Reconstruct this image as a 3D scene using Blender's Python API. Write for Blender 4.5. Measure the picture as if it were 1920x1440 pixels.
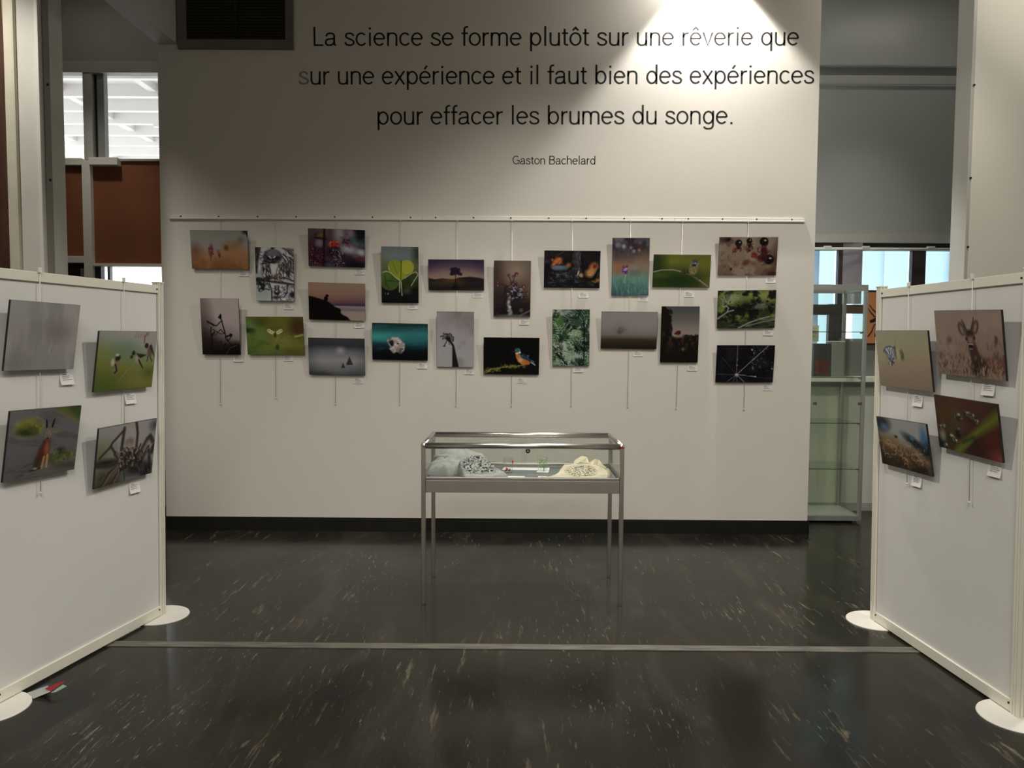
import bpy, bmesh, math, random
import numpy as np
from mathutils import Matrix, Vector

SC = bpy.context.scene
for o in list(bpy.data.objects): bpy.data.objects.remove(o)
COL = SC.collection

# ------------------------------------------------------------ camera
cam_d = bpy.data.cameras.new('camera'); cam_d.sensor_width = 36.0
cam_d.lens = 1442.0 * 36.0 / 1920.0
cam_d.clip_start = 0.05; cam_d.clip_end = 200
cam = bpy.data.objects.new('camera', cam_d); COL.objects.link(cam)
PITCH, ROLL, YAW, EYE = 0.05609, 0.00598, -0.00464, 1.62
fw = Vector((math.sin(YAW)*math.cos(PITCH), math.cos(YAW)*math.cos(PITCH), -math.sin(PITCH)))
r0 = Vector((math.cos(YAW), -math.sin(YAW), 0)); u0 = r0.cross(fw)
ri = r0*math.cos(ROLL) + u0*math.sin(ROLL); up = ri.cross(fw)
cam.matrix_world = Matrix(((ri.x, up.x, -fw.x, 0), (ri.y, up.y, -fw.y, 0), (ri.z, up.z, -fw.z, EYE), (0, 0, 0, 1)))
SC.camera = cam

# ------------------------------------------------------------ view + world (daylight behind the windows)
SC.view_settings.view_transform = 'Standard'; SC.view_settings.look = 'None'
SC.view_settings.gamma = 1.0; SC.view_settings.use_curve_mapping = False
SC.view_settings.exposure = 0.0
SC.render.film_transparent = False
SC.cycles.transparent_max_bounces = 48; SC.cycles.max_bounces = 12
wd = bpy.data.worlds.new('daylight'); SC.world = wd; wd.use_nodes = True
bg = wd.node_tree.nodes['Background']; bg.inputs[0].default_value = (0.85, 0.93, 1.0, 1); bg.inputs[1].default_value = 3.6

# ------------------------------------------------------------ lamps
def spot(name, loc, target, power, angle, blend, size=0.06, color=(1.0, 0.93, 0.82)):
    l = bpy.data.lights.new(name, 'SPOT'); l.energy = power; l.spot_size = math.radians(angle); l.spot_blend = blend
    l.shadow_soft_size = size; l.color = color
    o = bpy.data.objects.new(name, l); COL.objects.link(o); o.location = loc
    o.rotation_euler = (Vector(target)-Vector(loc)).to_track_quat('-Z', 'Y').to_euler()
    return o
def area(name, loc, target, power, sx, sy, color=(1.0, 0.93, 0.83), spread=180):
    l = bpy.data.lights.new(name, 'AREA'); l.energy = power; l.shape = 'RECTANGLE'; l.size = sx; l.size_y = sy
    l.color = color; l.spread = math.radians(spread)
    o = bpy.data.objects.new(name, l); COL.objects.link(o); o.location = loc
    o.rotation_euler = (Vector(target)-Vector(loc)).to_track_quat('-Z', 'Y').to_euler()
    return o
WARM = (1.0, 0.95, 0.865)
spot('wall_washer_spot', (1.56, 6.28, 4.72), (1.58, 6.42, 3.9), 350, 93, 0.35, 0.03, (1.0, 0.96, 0.90))
spot('wall_washer_spill', (1.56, 6.20, 4.74), (1.2, 6.42, 4.0), 48, 165, 1.0, 0.03, (1.0, 0.96, 0.90))  # added wide lobe for stray light around the washer cone, no second fixture
spot('ceiling_spot_left', (-2.45, 3.4, 4.75), (-1.3, 4.9, 0), 98, 86, 0.65, 0.06, WARM)
spot('lower_wall_fill', (0.3, 2.6, 4.75), (0.8, 6.3, 0.3), 240, 70, 0.9, 0.08, WARM)  # added fill to lift the lower wall, no known fixture
spot('ceiling_spot_right', (2.6, 3.6, 4.75), (1.2, 5.6, 0), 205, 98, 0.50, 0.06, WARM)
spot('ceiling_spot_panel_left', (1.5, 4.9, 4.75), (-2.3, 3.4, 0.6), 300, 66, 0.7, 0.06, WARM)
spot('ceiling_spot_panel_right', (-1.5, 4.9, 4.75), (2.3, 3.4, 0.6), 340, 66, 0.7, 0.06, WARM)
area('hall_ceiling_light', (0, -0.8, 4.7), (0, -0.8, 0), 300, 3.0, 1.2, WARM, 150)
spot('column_fill_left', (-3.75, 4.6, 4.85), (-3.45, 5.5, 2.1), 200, 66, 0.9, 0.08, WARM)  # added fill aimed at the left column, which the beam keeps dark
spot('column_fill_right', (3.7, 3.6, 4.85), (4.0, 5.5, 4.5), 180, 90, 0.9, 0.08, WARM)  # added fill to brighten the upper right column wall
spot('passage_fill_left', (-3.9, 6.5, 4.86), (-3.9, 7.39, 2.3), 75, 46, 1.0, 0.08, WARM)  # added fill for the underlit brown boards at the back left
area('passage_upper_fill_left', (-3.9, 6.75, 4.87), (-3.9, 7.3, 1.0), 1.4, 0.8, 0.15, WARM, 170)  # faint added fill for the wall above the left partition
area('passage_upper_fill_right', (3.6, 6.6, 4.87), (3.6, 7.2, 1.0), 2.6, 0.8, 0.15, WARM, 170)  # faint added fill for the upper back wall on the right
spot('passage_fill_right', (3.2, 6.25, 4.86), (3.25, 7.39, 0.9), 92, 54, 1.0, 0.10, WARM)  # added fill for the cabinet and the low wall behind it

# ------------------------------------------------------------ material helpers
def s2l(c): return c/12.92 if c <= 0.04045 else ((c+0.055)/1.055)**2.4
def hexc(h):
    h = h.lstrip('#'); return tuple(s2l(int(h[i:i+2], 16)/255) for i in (0, 2, 4))
MATS = {}
def mat(name, col, rough=0.6, metal=0.0, var=0.06, scale=6.0, bump=0.0, bscale=60.0, spec=0.5, coat=0.0, stretch=None):
    """principled material with a little procedural tone variation and optional fine relief"""
    if name in MATS: return MATS[name]
    m = bpy.data.materials.new(name); m.use_nodes = True; nt = m.node_tree; b = nt.nodes['Principled BSDF']
    c = hexc(col) if isinstance(col, str) else col
    b.inputs['Roughness'].default_value = rough; b.inputs['Metallic'].default_value = metal
    b.inputs['Specular IOR Level'].default_value = spec; b.inputs['Coat Weight'].default_value = coat
    tc = nt.nodes.new('ShaderNodeTexCoord'); mp = nt.nodes.new('ShaderNodeMapping')
    nt.links.new(tc.outputs['Object'], mp.inputs[0])
    if stretch: mp.inputs['Scale'].default_value = stretch
    n = nt.nodes.new('ShaderNodeTexNoise'); n.inputs['Scale'].default_value = scale; n.inputs['Detail'].default_value = 4
    nt.links.new(mp.outputs[0], n.inputs['Vector'])
    r = nt.nodes.new('ShaderNodeValToRGB'); e = r.color_ramp.elements
    e[0].position = 0.3; e[1].position = 0.7
    e[0].color = (*[x*(1-var) for x in c], 1); e[1].color = (*[min(1, x*(1+var)) for x in c], 1)
    nt.links.new(n.outputs['Fac'], r.inputs[0]); nt.links.new(r.outputs[0], b.inputs['Base Color'])
    if bump:
        n2 = nt.nodes.new('ShaderNodeTexNoise'); n2.inputs['Scale'].default_value = bscale; n2.inputs['Detail'].default_value = 3
        nt.links.new(mp.outputs[0], n2.inputs['Vector'])
        bp = nt.nodes.new('ShaderNodeBump'); bp.inputs['Strength'].default_value = bump; bp.inputs['Distance'].default_value = 0.002
        nt.links.new(n2.outputs['Fac'], bp.inputs['Height']); nt.links.new(bp.outputs[0], b.inputs['Normal'])
    MATS[name] = m; return m
def glass_mat(name, tint, refl=0.5, rough=0.0):
    if name in MATS: return MATS[name]
    m = bpy.data.materials.new(name); m.use_nodes = True; nt = m.node_tree; nt.nodes.clear()
    out = nt.nodes.new('ShaderNodeOutputMaterial'); mx = nt.nodes.new('ShaderNodeMixShader')
    t = nt.nodes.new('ShaderNodeBsdfTransparent'); t.inputs[0].default_value = (*tint, 1)
    g = nt.nodes.new('ShaderNodeBsdfGlossy'); g.inputs['Roughness'].default_value = rough
    f = nt.nodes.new('ShaderNodeLayerWeight'); f.inputs['Blend'].default_value = 0.5
    pw = nt.nodes.new('ShaderNodeMath'); pw.operation = 'POWER'; pw.inputs[1].default_value = 4.0
    mu = nt.nodes.new('ShaderNodeMath'); mu.operation = 'MULTIPLY_ADD'; mu.inputs[1].default_value = refl*0.8; mu.inputs[2].default_value = refl*0.04
    nt.links.new(f.outputs['Facing'], pw.inputs[0]); nt.links.new(pw.outputs[0], mu.inputs[0]); nt.links.new(mu.outputs[0], mx.inputs[0])
    nt.links.new(t.outputs[0], mx.inputs[1]); nt.links.new(g.outputs[0], mx.inputs[2]); nt.links.new(mx.outputs[0], out.inputs[0])
    MATS[name] = m; return m

WALL = mat('wall_paint', (0.70, 0.665, 0.60), 0.75, var=0.02, scale=1.2, bump=0.12, bscale=90)
WALL_G = mat('grey_wall_paint', (0.37, 0.375, 0.35), 0.35, var=0.05, scale=0.8)
CEIL = mat('ceiling_paint', (0.55, 0.53, 0.49), 0.9, var=0.03)
CONC = mat('painted_concrete_beam', (0.52, 0.50, 0.46), 0.85, var=0.05, scale=2, bump=0.3, bscale=30)
WHITE = mat('white_lacquer', (0.74, 0.72, 0.655), 0.5, var=0.02)
SHEET = mat('panel_sheet_laminate', (0.66, 0.65, 0.62), 0.55, var=0.02, scale=2)
CREAM = mat('cream_powder_coat', (0.72, 0.695, 0.60), 0.4, var=0.02)
BLACKB = mat('black_skirting', (0.012, 0.011, 0.010), 0.4, var=0.2, spec=0.3)
BROWN = mat('rust_brown_board', (0.22, 0.070, 0.026), 0.6, var=0.12, scale=3)
WOOD = mat('dark_wood_veneer', (0.07, 0.028, 0.014), 0.5, var=0.35, scale=5, stretch=(12, 12, 0.6))
FRAMEG = mat('grey_painted_frame', (0.42, 0.415, 0.37), 0.5, var=0.04)
DKFRAME = mat('dark_brown_window_frame', (0.040, 0.026, 0.028), 0.45, var=0.1)
ALU = mat('brushed_aluminium', (0.58, 0.56, 0.53), 0.30, 1.0, var=0.05, scale=30, stretch=(1, 1, 8))
ALU_D = mat('satin_aluminium_apron', (0.40, 0.37, 0.345), 0.42, 0.85, var=0.03)
CABF = mat('anodised_cabinet_frame', (0.42, 0.41, 0.385), 0.45, 0.6, var=0.03)
STEEL = mat('pale_wire', (0.60, 0.58, 0.53), 0.4, 0.0, var=0.02)
DARK = mat('dark_metal', (0.02, 0.02, 0.02), 0.4, 0.3, var=0.05)
GRILLE = mat('dark_olive_grille_slat', (0.040, 0.036, 0.026), 0.6, var=0.2)
GRFRAME = mat('grey_green_grille_frame', (0.15, 0.145, 0.125), 0.6, var=0.08)
LETTER = mat('charcoal_vinyl', (0.028, 0.026, 0.025), 0.6, var=0.03, spec=0.1)
LETTERP = mat('faded_grey_vinyl', (0.25, 0.24, 0.225), 0.5, var=0.03)
PRINT_EDGE = mat('print_board_edge', (0.012, 0.010, 0.009), 0.5, var=0.05)
PAPER = mat('white_card_paper', (0.70, 0.69, 0.67), 0.8, var=0.01)
INK = mat('grey_printing_ink', (0.30, 0.30, 0.31), 0.8, var=0.02)
GLASS = glass_mat('clear_glass_pane', (0.965, 0.98, 0.968), 0.40)
GLASS_G = glass_mat('green_tinted_glass', (0.945, 0.958, 0.932), 0.45)
GLASS_E = mat('green_glass_edge', (0.03, 0.06, 0.045), 0.2, var=0.05)

# ------------------------------------------------------------ mesh helpers
def box(bm, x0, x1, y0, y1, z0, z1, bev=0.0):
    vs = [bm.verts.new(p) for p in ((x0,y0,z0),(x1,y0,z0),(x1,y1,z0),(x0,y1,z0),(x0,y0,z1),(x1,y0,z1),(x1,y1,z1),(x0,y1,z1))]
    fs = [bm.faces.new([vs[i] for i in q]) for q in ((0,3,2,1),(4,5,6,7),(0,1,5,4),(1,2,6,5),(2,3,7,6),(3,0,4,7))]
    if bev:
        es = list({e for f in fs for e in f.edges})
        bmesh.ops.bevel(bm, geom=es, offset=bev, segments=2, affect='EDGES', profile=0.6)
def boxes(lst, bev=0.0):
    bm = bmesh.new()
    for b in lst: box(bm, *b, bev=bev)
    return bm
def cyl(bm, p0, p1, r, n=10, r1=None, caps=True):
    p0 = Vector(p0); p1 = Vector(p1); d = (p1-p0).normalized(); a = d.orthogonal().normalized(); b = d.cross(a)
    r1 = r if r1 is None else r1
    A = [bm.verts.new(p0+(a*math.cos(t)+b*math.sin(t))*r) for t in [2*math.pi*i/n for i in range(n)]]
    B = [bm.verts.new(p1+(a*math.cos(t)+b*math.sin(t))*r1) for t in [2*math.pi*i/n for i in range(n)]]
    for i in range(n):
        f = bm.faces.new((A[i], A[(i+1) % n], B[(i+1) % n], B[i])); f.smooth = True
    if caps: bm.faces.new(A[::-1]); bm.faces.new(B)
def tube(bm, pts, r, n=8):
    """smooth tube along points, radius r or list"""
    rs = r if isinstance(r, (list, tuple)) else [r]*len(pts)
    pts = [Vector(p) for p in pts]; rings = []; a = None
    for i, p in enumerate(pts):
        d = (pts[min(i+1, len(pts)-1)]-pts[max(i-1, 0)]).normalized()
        a = d.orthogonal().normalized() if a is None else (a-d*a.dot(d)).normalized()
        b = d.cross(a)
        rings.append([bm.verts.new(p+(a*math.cos(2*math.pi*k/n)+b*math.sin(2*math.pi*k/n))*rs[i]) for k in range(n)])
    for i in range(len(rings)-1):
        for k in range(n):
            f = bm.faces.new((rings[i][k], rings[i][(k+1) % n], rings[i+1][(k+1) % n], rings[i+1][k])); f.smooth = True
    bm.faces.new(rings[0][::-1]); bm.faces.new(rings[-1])
def prism(bm, prof, z0, z1):
    A = [bm.verts.new((x, y, z0)) for x, y in prof]; B = [bm.verts.new((x, y, z1)) for x, y in prof]; n = len(prof)
    for i in range(n): bm.faces.new((A[i], A[(i+1) % n], B[(i+1) % n], B[i]))
    bm.faces.new(A[::-1]); bm.faces.new(B)
def mk(name, bm, m, parent=None, mw=None, fix=True, world=False):
    if world: bmesh.ops.translate(bm, verts=bm.verts[:], vec=-parent.matrix_world.translation)
    if fix: bmesh.ops.recalc_face_normals(bm, faces=bm.faces[:])
    me = bpy.data.meshes.new(name); 
    if parent is None and mw is None and bm.verts:
        xs = [v.co for v in bm.verts]
        c = Vector(((min(v.x for v in xs)+max(v.x for v in xs))/2, (min(v.y for v in xs)+max(v.y for v in xs))/2, min(v.z for v in xs)))
        bmesh.ops.translate(bm, verts=bm.verts[:], vec=-c); mw = Matrix.Translation(c)
    bm.to_mesh(me); bm.free(); me.materials.append(m)
    o = bpy.data.objects.new(name, me); COL.objects.link(o)
    if mw is not None: o.matrix_world = mw
    if parent is not None: o.parent = parent
    return o
def tag(o, label=None, cat=None, group=None, kind=None):
    if label: o['label'] = label
    if cat: o['category'] = cat
    if group: o['group'] = group
    if kind: o['kind'] = kind
    return o
def empty(name, loc=(0, 0, 0), mw=None, label=None, cat=None, group=None, kind=None):
    o = bpy.data.objects.new(name, None); COL.objects.link(o); o.empty_display_size = 0.1
    o.matrix_world = mw if mw is not None else Matrix.Translation(loc)
    return tag(o, label, cat, group, kind)
def struct(name, lst, m, bev=0.0, parent=None):
    bm = boxes(lst, bev)
    if parent is not None: bmesh.ops.translate(bm, verts=bm.verts[:], vec=-parent.matrix_world.translation)
    o = mk(name, bm, m, parent)
    if parent is None: o['kind'] = 'structure'
    return o

# ============================================================ THE SHELL
WY = 6.44                       # face of the exhibition wall
BY = 7.39                       # face of the outer facade behind it
# floor: dark marbled vinyl
def floor_mat():
    m = bpy.data.materials.new('dark_marbled_floor'); m.use_nodes = True; nt = m.node_tree; b = nt.nodes['Principled BSDF']; L = nt.links.new
    tc = nt.nodes.new('ShaderNodeTexCoord')
    def noise(sc, detail, rough=0.55, s=1.0, dist=0.0, rot=0.0, off=(0, 0, 0)):
        mp = nt.nodes.new('ShaderNodeMapping'); mp.inputs['Scale'].default_value = sc; mp.inputs['Rotation'].default_value = (0, 0, rot); mp.inputs['Location'].default_value = off
        L(tc.outputs['Object'], mp.inputs[0]); n = nt.nodes.new('ShaderNodeTexNoise'); n.inputs['Scale'].default_value = s
        n.inputs['Detail'].default_value = detail; n.inputs['Roughness'].default_value = rough; n.inputs['Distortion'].default_value = dist
        L(mp.outputs[0], n.inputs['Vector']); return n.outputs['Fac']
    def ramp(src, p0, p1, c0=(0, 0, 0, 1), c1=(1, 1, 1, 1)):
        r = nt.nodes.new('ShaderNodeValToRGB'); r.color_ramp.elements[0].position = p0; r.color_ramp.elements[1].position = p1
        r.color_ramp.elements[0].color = c0; r.color_ramp.elements[1].color = c1; L(src, r.inputs[0]); return r.outputs[0]
    def mul(a, b_):
        x = nt.nodes.new('ShaderNodeMath'); x.operation = 'MULTIPLY'
        L(a, x.inputs[0])
        if isinstance(b_, float): x.inputs[1].default_value = b_
        else: L(b_, x.inputs[1])
        return x.outputs[0]
    def mix(f, a, c):
        x = nt.nodes.new('ShaderNodeMix'); x.data_type = 'RGBA'; L(f, x.inputs[0]); L(a, x.inputs[6])
        if isinstance(c, tuple): x.inputs[7].default_value = c
        else: L(c, x.inputs[7])
        return x.outputs[2]
    base = ramp(noise((1.0, 0.6, 1), 5, s=1.3), 0.3, 0.75, (0.007, 0.007, 0.005, 1), (0.022, 0.021, 0.016, 1))
    cloud = ramp(noise((3.2, 0.9, 1), 5, 0.6, s=1.0, dist=0.6, rot=0.10), 0.50, 0.78)
    c1 = mix(mul(cloud, 0.55), base, (0.060, 0.050, 0.038, 1))
    patch = ramp(noise((2.6, 1.0, 1), 5, 0.62, s=1.0, off=(3, 7, 0)), 0.50, 0.66)
    streak = ramp(noise((30, 3.4, 1), 7, 0.74, s=1.0, dist=0.45, rot=0.10), 0.555, 0.72)
    c2 = mix(mul(mul(streak, patch), 0.80), c1, (0.33, 0.27, 0.175, 1))
    patch2 = ramp(noise((1.6, 1.0, 1), 4, 0.6, s=1.0, off=(11, 2, 0)), 0.50, 0.68)
    fleck = ramp(noise((60, 9, 1), 5, 0.72, s=1.0, dist=0.5, rot=0.05, off=(5, 5, 0)), 0.60, 0.71)
    c3 = mix(mul(mul(fleck, patch2), 0.65), c2, (0.36, 0.37, 0.34, 1))
    L(c3, b.inputs['Base Color'])
    rr = ramp(noise((2, 2, 1), 4, s=1.0), 0.3, 0.7, (0.14, 0.14, 0.14, 1), (0.24, 0.24, 0.24, 1)); L(rr, b.inputs['Roughness'])
    b.inputs['Specular IOR Level'].default_value = 0.19
    bp = nt.nodes.new('ShaderNodeBump'); bp.inputs['Strength'].default_value = 0.05; bp.inputs['Distance'].default_value = 0.004
    L(noise((9, 9, 1), 3, s=1.0), bp.inputs['Height']); L(bp.outputs[0], b.inputs['Normal'])
    return m
fl = mk('floor', boxes([(-6.2, 6.2, -4.2, 8.0, -0.1, 0.0)]), floor_mat()); fl['kind'] = 'structure'
SEAM = mat('worn_metal_floor_strip', (0.125, 0.12, 0.10), 0.42, 0.2, var=0.45, scale=5, stretch=(1, 8, 1))
struct('trim_1', [(-3.4, 3.4, 3.955, 4.022, 0.0, 0.004)], SEAM)
struct('ceiling', [(-6.2, 6.2, -4.2, 8.0, 4.9, 5.0)], CEIL)
struct('wall_front', [(-2.957, 2.473, WY, WY+0.28, 0.0, 4.9)], WALL)
struct('baseboard_front', [(-2.957, 2.476, WY-0.012, WY, 0.0, 0.117), (2.473, 2.485, WY-0.012, WY+0.28, 0.0, 0.117)], BLACKB)
struct('wall_left', [(-6.3, -6.2, -4.2, 8.0, 0, 4.9)], WALL)
struct('wall_right', [(6.2, 6.3, -4.2, 8.0, 0, 4.9)], WALL)
struct('wall_rear', [(-6.2, 6.2, -4.3, -4.2, 0, 4.9)], WALL)
struct('trim_2', [(-2.957, -2.788, -4.2, WY, 4.030, 4.9)], CONC, 0.006)     # ceiling beam running over the hall

# --- right column and wall beside it
rc = struct('wall_right_return', [(3.19, 6.2, 5.5, 5.67, 0, 4.9)], mat('beige_wall_paint', (0.66, 0.63, 0.55), 0.7, var=0.03, scale=1.0, bump=0.1))
struct('reveal_strip', [(3.165, 3.19, 5.49, 5.68, 0, 4.9)], FRAMEG, 0.004, rc)
for i, z in enumerate((3.42, 2.78, 2.3)):
    bm = bmesh.new(); cyl(bm, (3.185, 5.495, z), (3.185, 5.483, z), 0.008, 8); mk('screw', bm, DARK, rc, world=True)
for i, (x, z) in enumerate(((3.62, 3.06),(3.78, 2.4))):
    bm = bmesh.new(); cyl(bm, (x, 5.502, z), (x, 5.497, z), 0.007, 8); mk('nail', bm, DARK, rc, world=True)
# --- left column
lc = struct('wall_left_return', [(-3.516, -3.355, 5.5, 5.78, 0, 4.9)], mat('chipped_white_paint', (0.64, 0.63, 0.57), 0.65, var=0.06, scale=2.5, bump=0.3, bscale=20), 0.004)
struct('corner_bead', [(-3.590, -3.516, 5.47, 5.52, 0, 4.9)], mat('old_cream_paint', (0.66, 0.62, 0.50), 0.7, var=0.08, scale=4, bump=0.4, bscale=15), 0.012, lc)
struct('lip', [(-3.375, -3.350, 5.478, 5.50, 0, 4.9)], WHITE, 0.004, lc)
struct('channel', [(-3.355, -3.345, 5.53, 5.60, 0, 4.9)], mat('grey_channel', (0.30, 0.29, 0.255), 0.5, var=0.04), 0, lc)
for z in (3.42, 2.75):
    bm = bmesh.new(); cyl(bm, (-3.345, 5.565, z), (-3.337, 5.565, z), 0.009, 8); mk('screw', bm, DARK, lc, world=True)
bm = bmesh.new()
random.seed(4)
z = 3.86
while z > 2.0:                                                      # crack of flaked paint beside the lip
    h = random.uniform(0.01, 0.09)
    if random.random() < 0.6: box(bm, -3.384, -3.378+random.uniform(-0.002, 0.003), 5.497, 5.4995, z-h, z)
    z -= h + random.uniform(0.01, 0.05)
mk('paint_crack', bm, mat('crack_grey', (0.10, 0.095, 0.08), 0.9), lc, world=True)
door = struct('door_1', [(-4.9, -3.590, 5.50, 5.55, 0, 4.9)], WOOD)
bm = bmesh.new()
pts = [(-3.62, 4.45), (-3.615, 4.05), (-3.605, 3.80), (-3.603, 3.72), (-3.596, 3.66), (-3.588, 3.62), (-3.588, 4.45)]
A = [bm.verts.new((x, 5.497, z)) for x, z in pts]; B = [bm.verts.new((x, 5.50, z)) for x, z in pts]
bm.faces.new(A); bm.faces.new(B[::-1])
for i in range(len(pts)): bm.faces.new((A[i], A[(i+1) % 7], B[(i+1) % 7], B[i]))
mk('paint_spill', bm, mat('yellowed_paint', (0.42, 0.34, 0.16), 0.7, var=0.1), door, world=True)
struct('wall_left_rear', [(-6.2, -4.9, 5.50, 5.55, 0, 4.9)], WALL)

# --- facade behind, right side
wr = struct('wall_back_right', [(2.2, 6.2, BY, BY+0.2, 0, 1.25), (2.2, 6.2, BY, BY+0.2, 4.231, 4.9), (4.6, 6.2, BY, BY+0.2, 1.25, 4.231)], WALL_G)
struct('cladding_panel', [(2.2, 4.6, BY+0.01, BY+0.12, 2.644, 4.035)], WALL_G, 0, wr)
struct('recess_band', [(2.2, 4.6, BY+0.09, BY+0.14, 4.119, 4.231)], mat('band_shade_grey', (0.26, 0.25, 0.225), 0.6), 0, wr)  # shadow of the recess put into a darker grey
struct('rail', [(2.2, 4.6, BY-0.03, BY+0.05, 4.040, 4.119)], mat('pale_grey_rail', (0.40, 0.40, 0.375), 0.35, var=0.03), 0.006, wr)
struct('head_trim', [(2.2, 4.6, BY-0.02, BY+0.10, 2.569, 2.650)], FRAMEG, 0.003, wr)
struct('lower_wall_lining', [(2.2, 4.6, BY-0.012, BY, 0.078, 1.20)], mat('white_lining', (0.62, 0.63, 0.56), 0.6, var=0.02), 0, wr)
struct('window_ledge', [(2.2, 4.6, BY-0.16, BY+0.06, 1.252, 1.302)], WHITE, 0.006, wr)
struct('baseboard_back_right', [(2.2, 4.6, BY-0.02, BY-0.004, 0.0, 0.078)], FRAMEG)

w1 = empty('window_1', (3.4, BY, 1.31)); w1['kind'] = 'structure'
def sub(name, lst, m, par, bev=0.0):
    """part in world coordinates under an unrotated parent"""
    bm = boxes(lst, bev); bmesh.ops.translate(bm, verts=bm.verts[:], vec=-par.matrix_world.translation)
    return mk(name, bm, m, par)
sub('frame', [(2.2, 4.6, BY+0.02, BY+0.08, 2.502, 2.569), (2.2, 2.30, BY+0.02, BY+0.08, 1.30, 2.502), (4.50, 4.6, BY+0.02, BY+0.08, 1.30, 2.502)], DKFRAME, w1)
for x0, x1 in ((3.075, 3.125), (3.776, 3.908)):
    sub('mullion', [(x0, x1, BY+0.02, BY+0.08, 1.30, 2.502)], DKFRAME, w1, 0.004)
sub('mullion', [(3.00, 3.075, BY+0.02, BY+0.08, 1.30, 1.99)], DKFRAME, w1, 0.004)
sub('transom', [(2.30, 3.10, BY+0.015, BY+0.085, 1.887, 1.985)], DKFRAME, w1, 0.004)
sub('transom', [(3.125, 3.776, BY+0.015, BY+0.085, 1.90, 1.985)], mat('reddish_frame', (0.13, 0.07, 0.055), 0.5), w1, 0.004)
sub('spandrel', [(3.10, 4.50, BY+0.01, BY+0.07, 1.302, 1.66)], mat('grey_spandrel', (0.20, 0.20, 0.185), 0.5, var=0.04), w1)
sub('pane', [(2.30, 4.50, BY+0.045, BY+0.051, 1.30, 2.502)], glass_mat('window_glass', (0.93, 0.97, 0.98), 0.5), w1)
# translucent upright blind strips hanging outside the frame, each gently curved
def blind_mat(name, col, tr):
    m = bpy.data.materials.new(name); m.use_nodes = True; nt = m.node_tree; nt.nodes.clear()
    o = nt.nodes.new('ShaderNodeOutputMaterial'); mx = nt.nodes.new('ShaderNodeMixShader'); mx.inputs[0].default_value = tr
    d = nt.nodes.new('ShaderNodeBsdfDiffuse'); d.inputs[0].default_value = (*col, 1)
    t = nt.nodes.new('ShaderNodeBsdfTranslucent'); t.inputs[0].default_value = (*col, 1)
    n = nt.nodes.new('ShaderNodeTexNoise'); n.inputs['Scale'].default_value = 3
    nt.links.new(d.outputs[0], mx.inputs[1]); nt.links.new(t.outputs[0], mx.inputs[2]); nt.links.new(mx.outputs[0], o.inputs[0]); return m
BL_A = blind_mat('bright_translucent_fabric', (0.74, 0.83, 0.86), 0.70)
BL_B = blind_mat('pale_blue_translucent_fabric', (0.56, 0.63, 0.70), 0.50)
PILLAR = blind_mat('lilac_grey_pillar', (0.34, 0.31, 0.33), 0.22)
def slat(x0, x1, z0, z1, y, m, par, bulge=0.05):
    bm = bmesh.new(); n = 10; px, py, pz = par.matrix_world.translation
    P = []
    for i in range(n+1):
        t = i/n; x = x0+(x1-x0)*t; yy = y - bulge*math.sin(t*math.pi*0.5)
        P.append((x, yy))
    prof = P + [(x, yy+0.002) for x, yy in reversed(P)]
    prism(bm, [(x-px, yy-py) for x, yy in prof], z0-pz, z1-pz)
    return mk('blind_strip', bm, m, par)
vb = empty('vertical_blind', (3.4, BY+0.2, 2.5), label='pale blue upright blind strips lit by daylight in the right window', cat='blind')
for x0, x1, m in ((2.36, 2.60, BL_B), (2.60, 2.80, BL_A), (2.80, 2.932, BL_B), (2.932, 3.08, BL_A), (3.285, 3.56, BL_A), (3.56, 3.79, BL_A), (3.90, 4.19, BL_A), (4.19, 4.46, BL_B)):
    slat(x0, x1, 1.31, 2.54, BY+0.17, m, vb)
lp = empty('lilac_pillar', (3.2, BY, 2.56), label='lilac grey pillar in front of the brown window frame', cat='blind')
slat(3.112, 3.285, 1.99, 2.567, BY+0.01, PILLAR, lp, 0.03)  # pillar built as a single curved upright strip
bt = empty('curtain_track', (3.4, BY-0.07, 2.50), label='slim white curtain track with clips across the top of the window', cat='curtain track')
bm = bmesh.new(); cyl(bm, (-1.1, 0, 0.005), (1.15, 0, 0.005), 0.013, 10); mk('rod', bm, WHITE, bt)
for x in (-0.47, -0.11, 0.5, 0.95):
    bm = bmesh.new(); box(bm, x-0.035, x+0.035, -0.016, 0.016, 0.010, 0.030, 0.005); mk('clip', bm, WHITE, bt)
    bm = bmesh.new(); box(bm, x-0.006, x+0.006, -0.004, 0.052, 0.012, 0.024); mk('bracket', bm, WHITE, bt)
# notice, poster and boxes on the ledge
nt_ = empty('notice', (2.85, BY-0.004, 1.63), label='cream paper notice stuck on the right window behind the glass cabinet', cat='notice')
mk('sheet', boxes([(-0.05, 0.047, 0.0, 0.002, 0, 0.155)]), mat('cream_paper', (0.72, 0.66, 0.50), 0.8), nt_)
mk('printed_text', boxes([(-0.03, 0.03-0.01*(k % 2), -0.001, 0.0, 0.125-0.025*k, 0.129-0.025*k) for k in range(4)]), INK, nt_)
po = empty('poster', (3.60, BY-0.05, 1.60), label='orange poster with black curved legs and rounded black border by the window', cat='poster')
ORG = mat('orange_poster_print', (0.50, 0.20, 0.07), 0.5, var=0.04)
bm = bmesh.new(); box(bm, -0.27, 0.27, 0, 0.006, 0.0, 0.52, 0.0); mk('sheet', bm, ORG, po)
BKI = mat('black_poster_ink', (0.012, 0.010, 0.012), 0.5)
mk('border', boxes([(-0.27, 0.27, -0.002, 0, 0.0, 0.018)]), BKI, po); mk('border', boxes([(-0.27, 0.27, -0.002, 0, 0.502, 0.52)]), BKI, po)
bm = bmesh.new()
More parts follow.
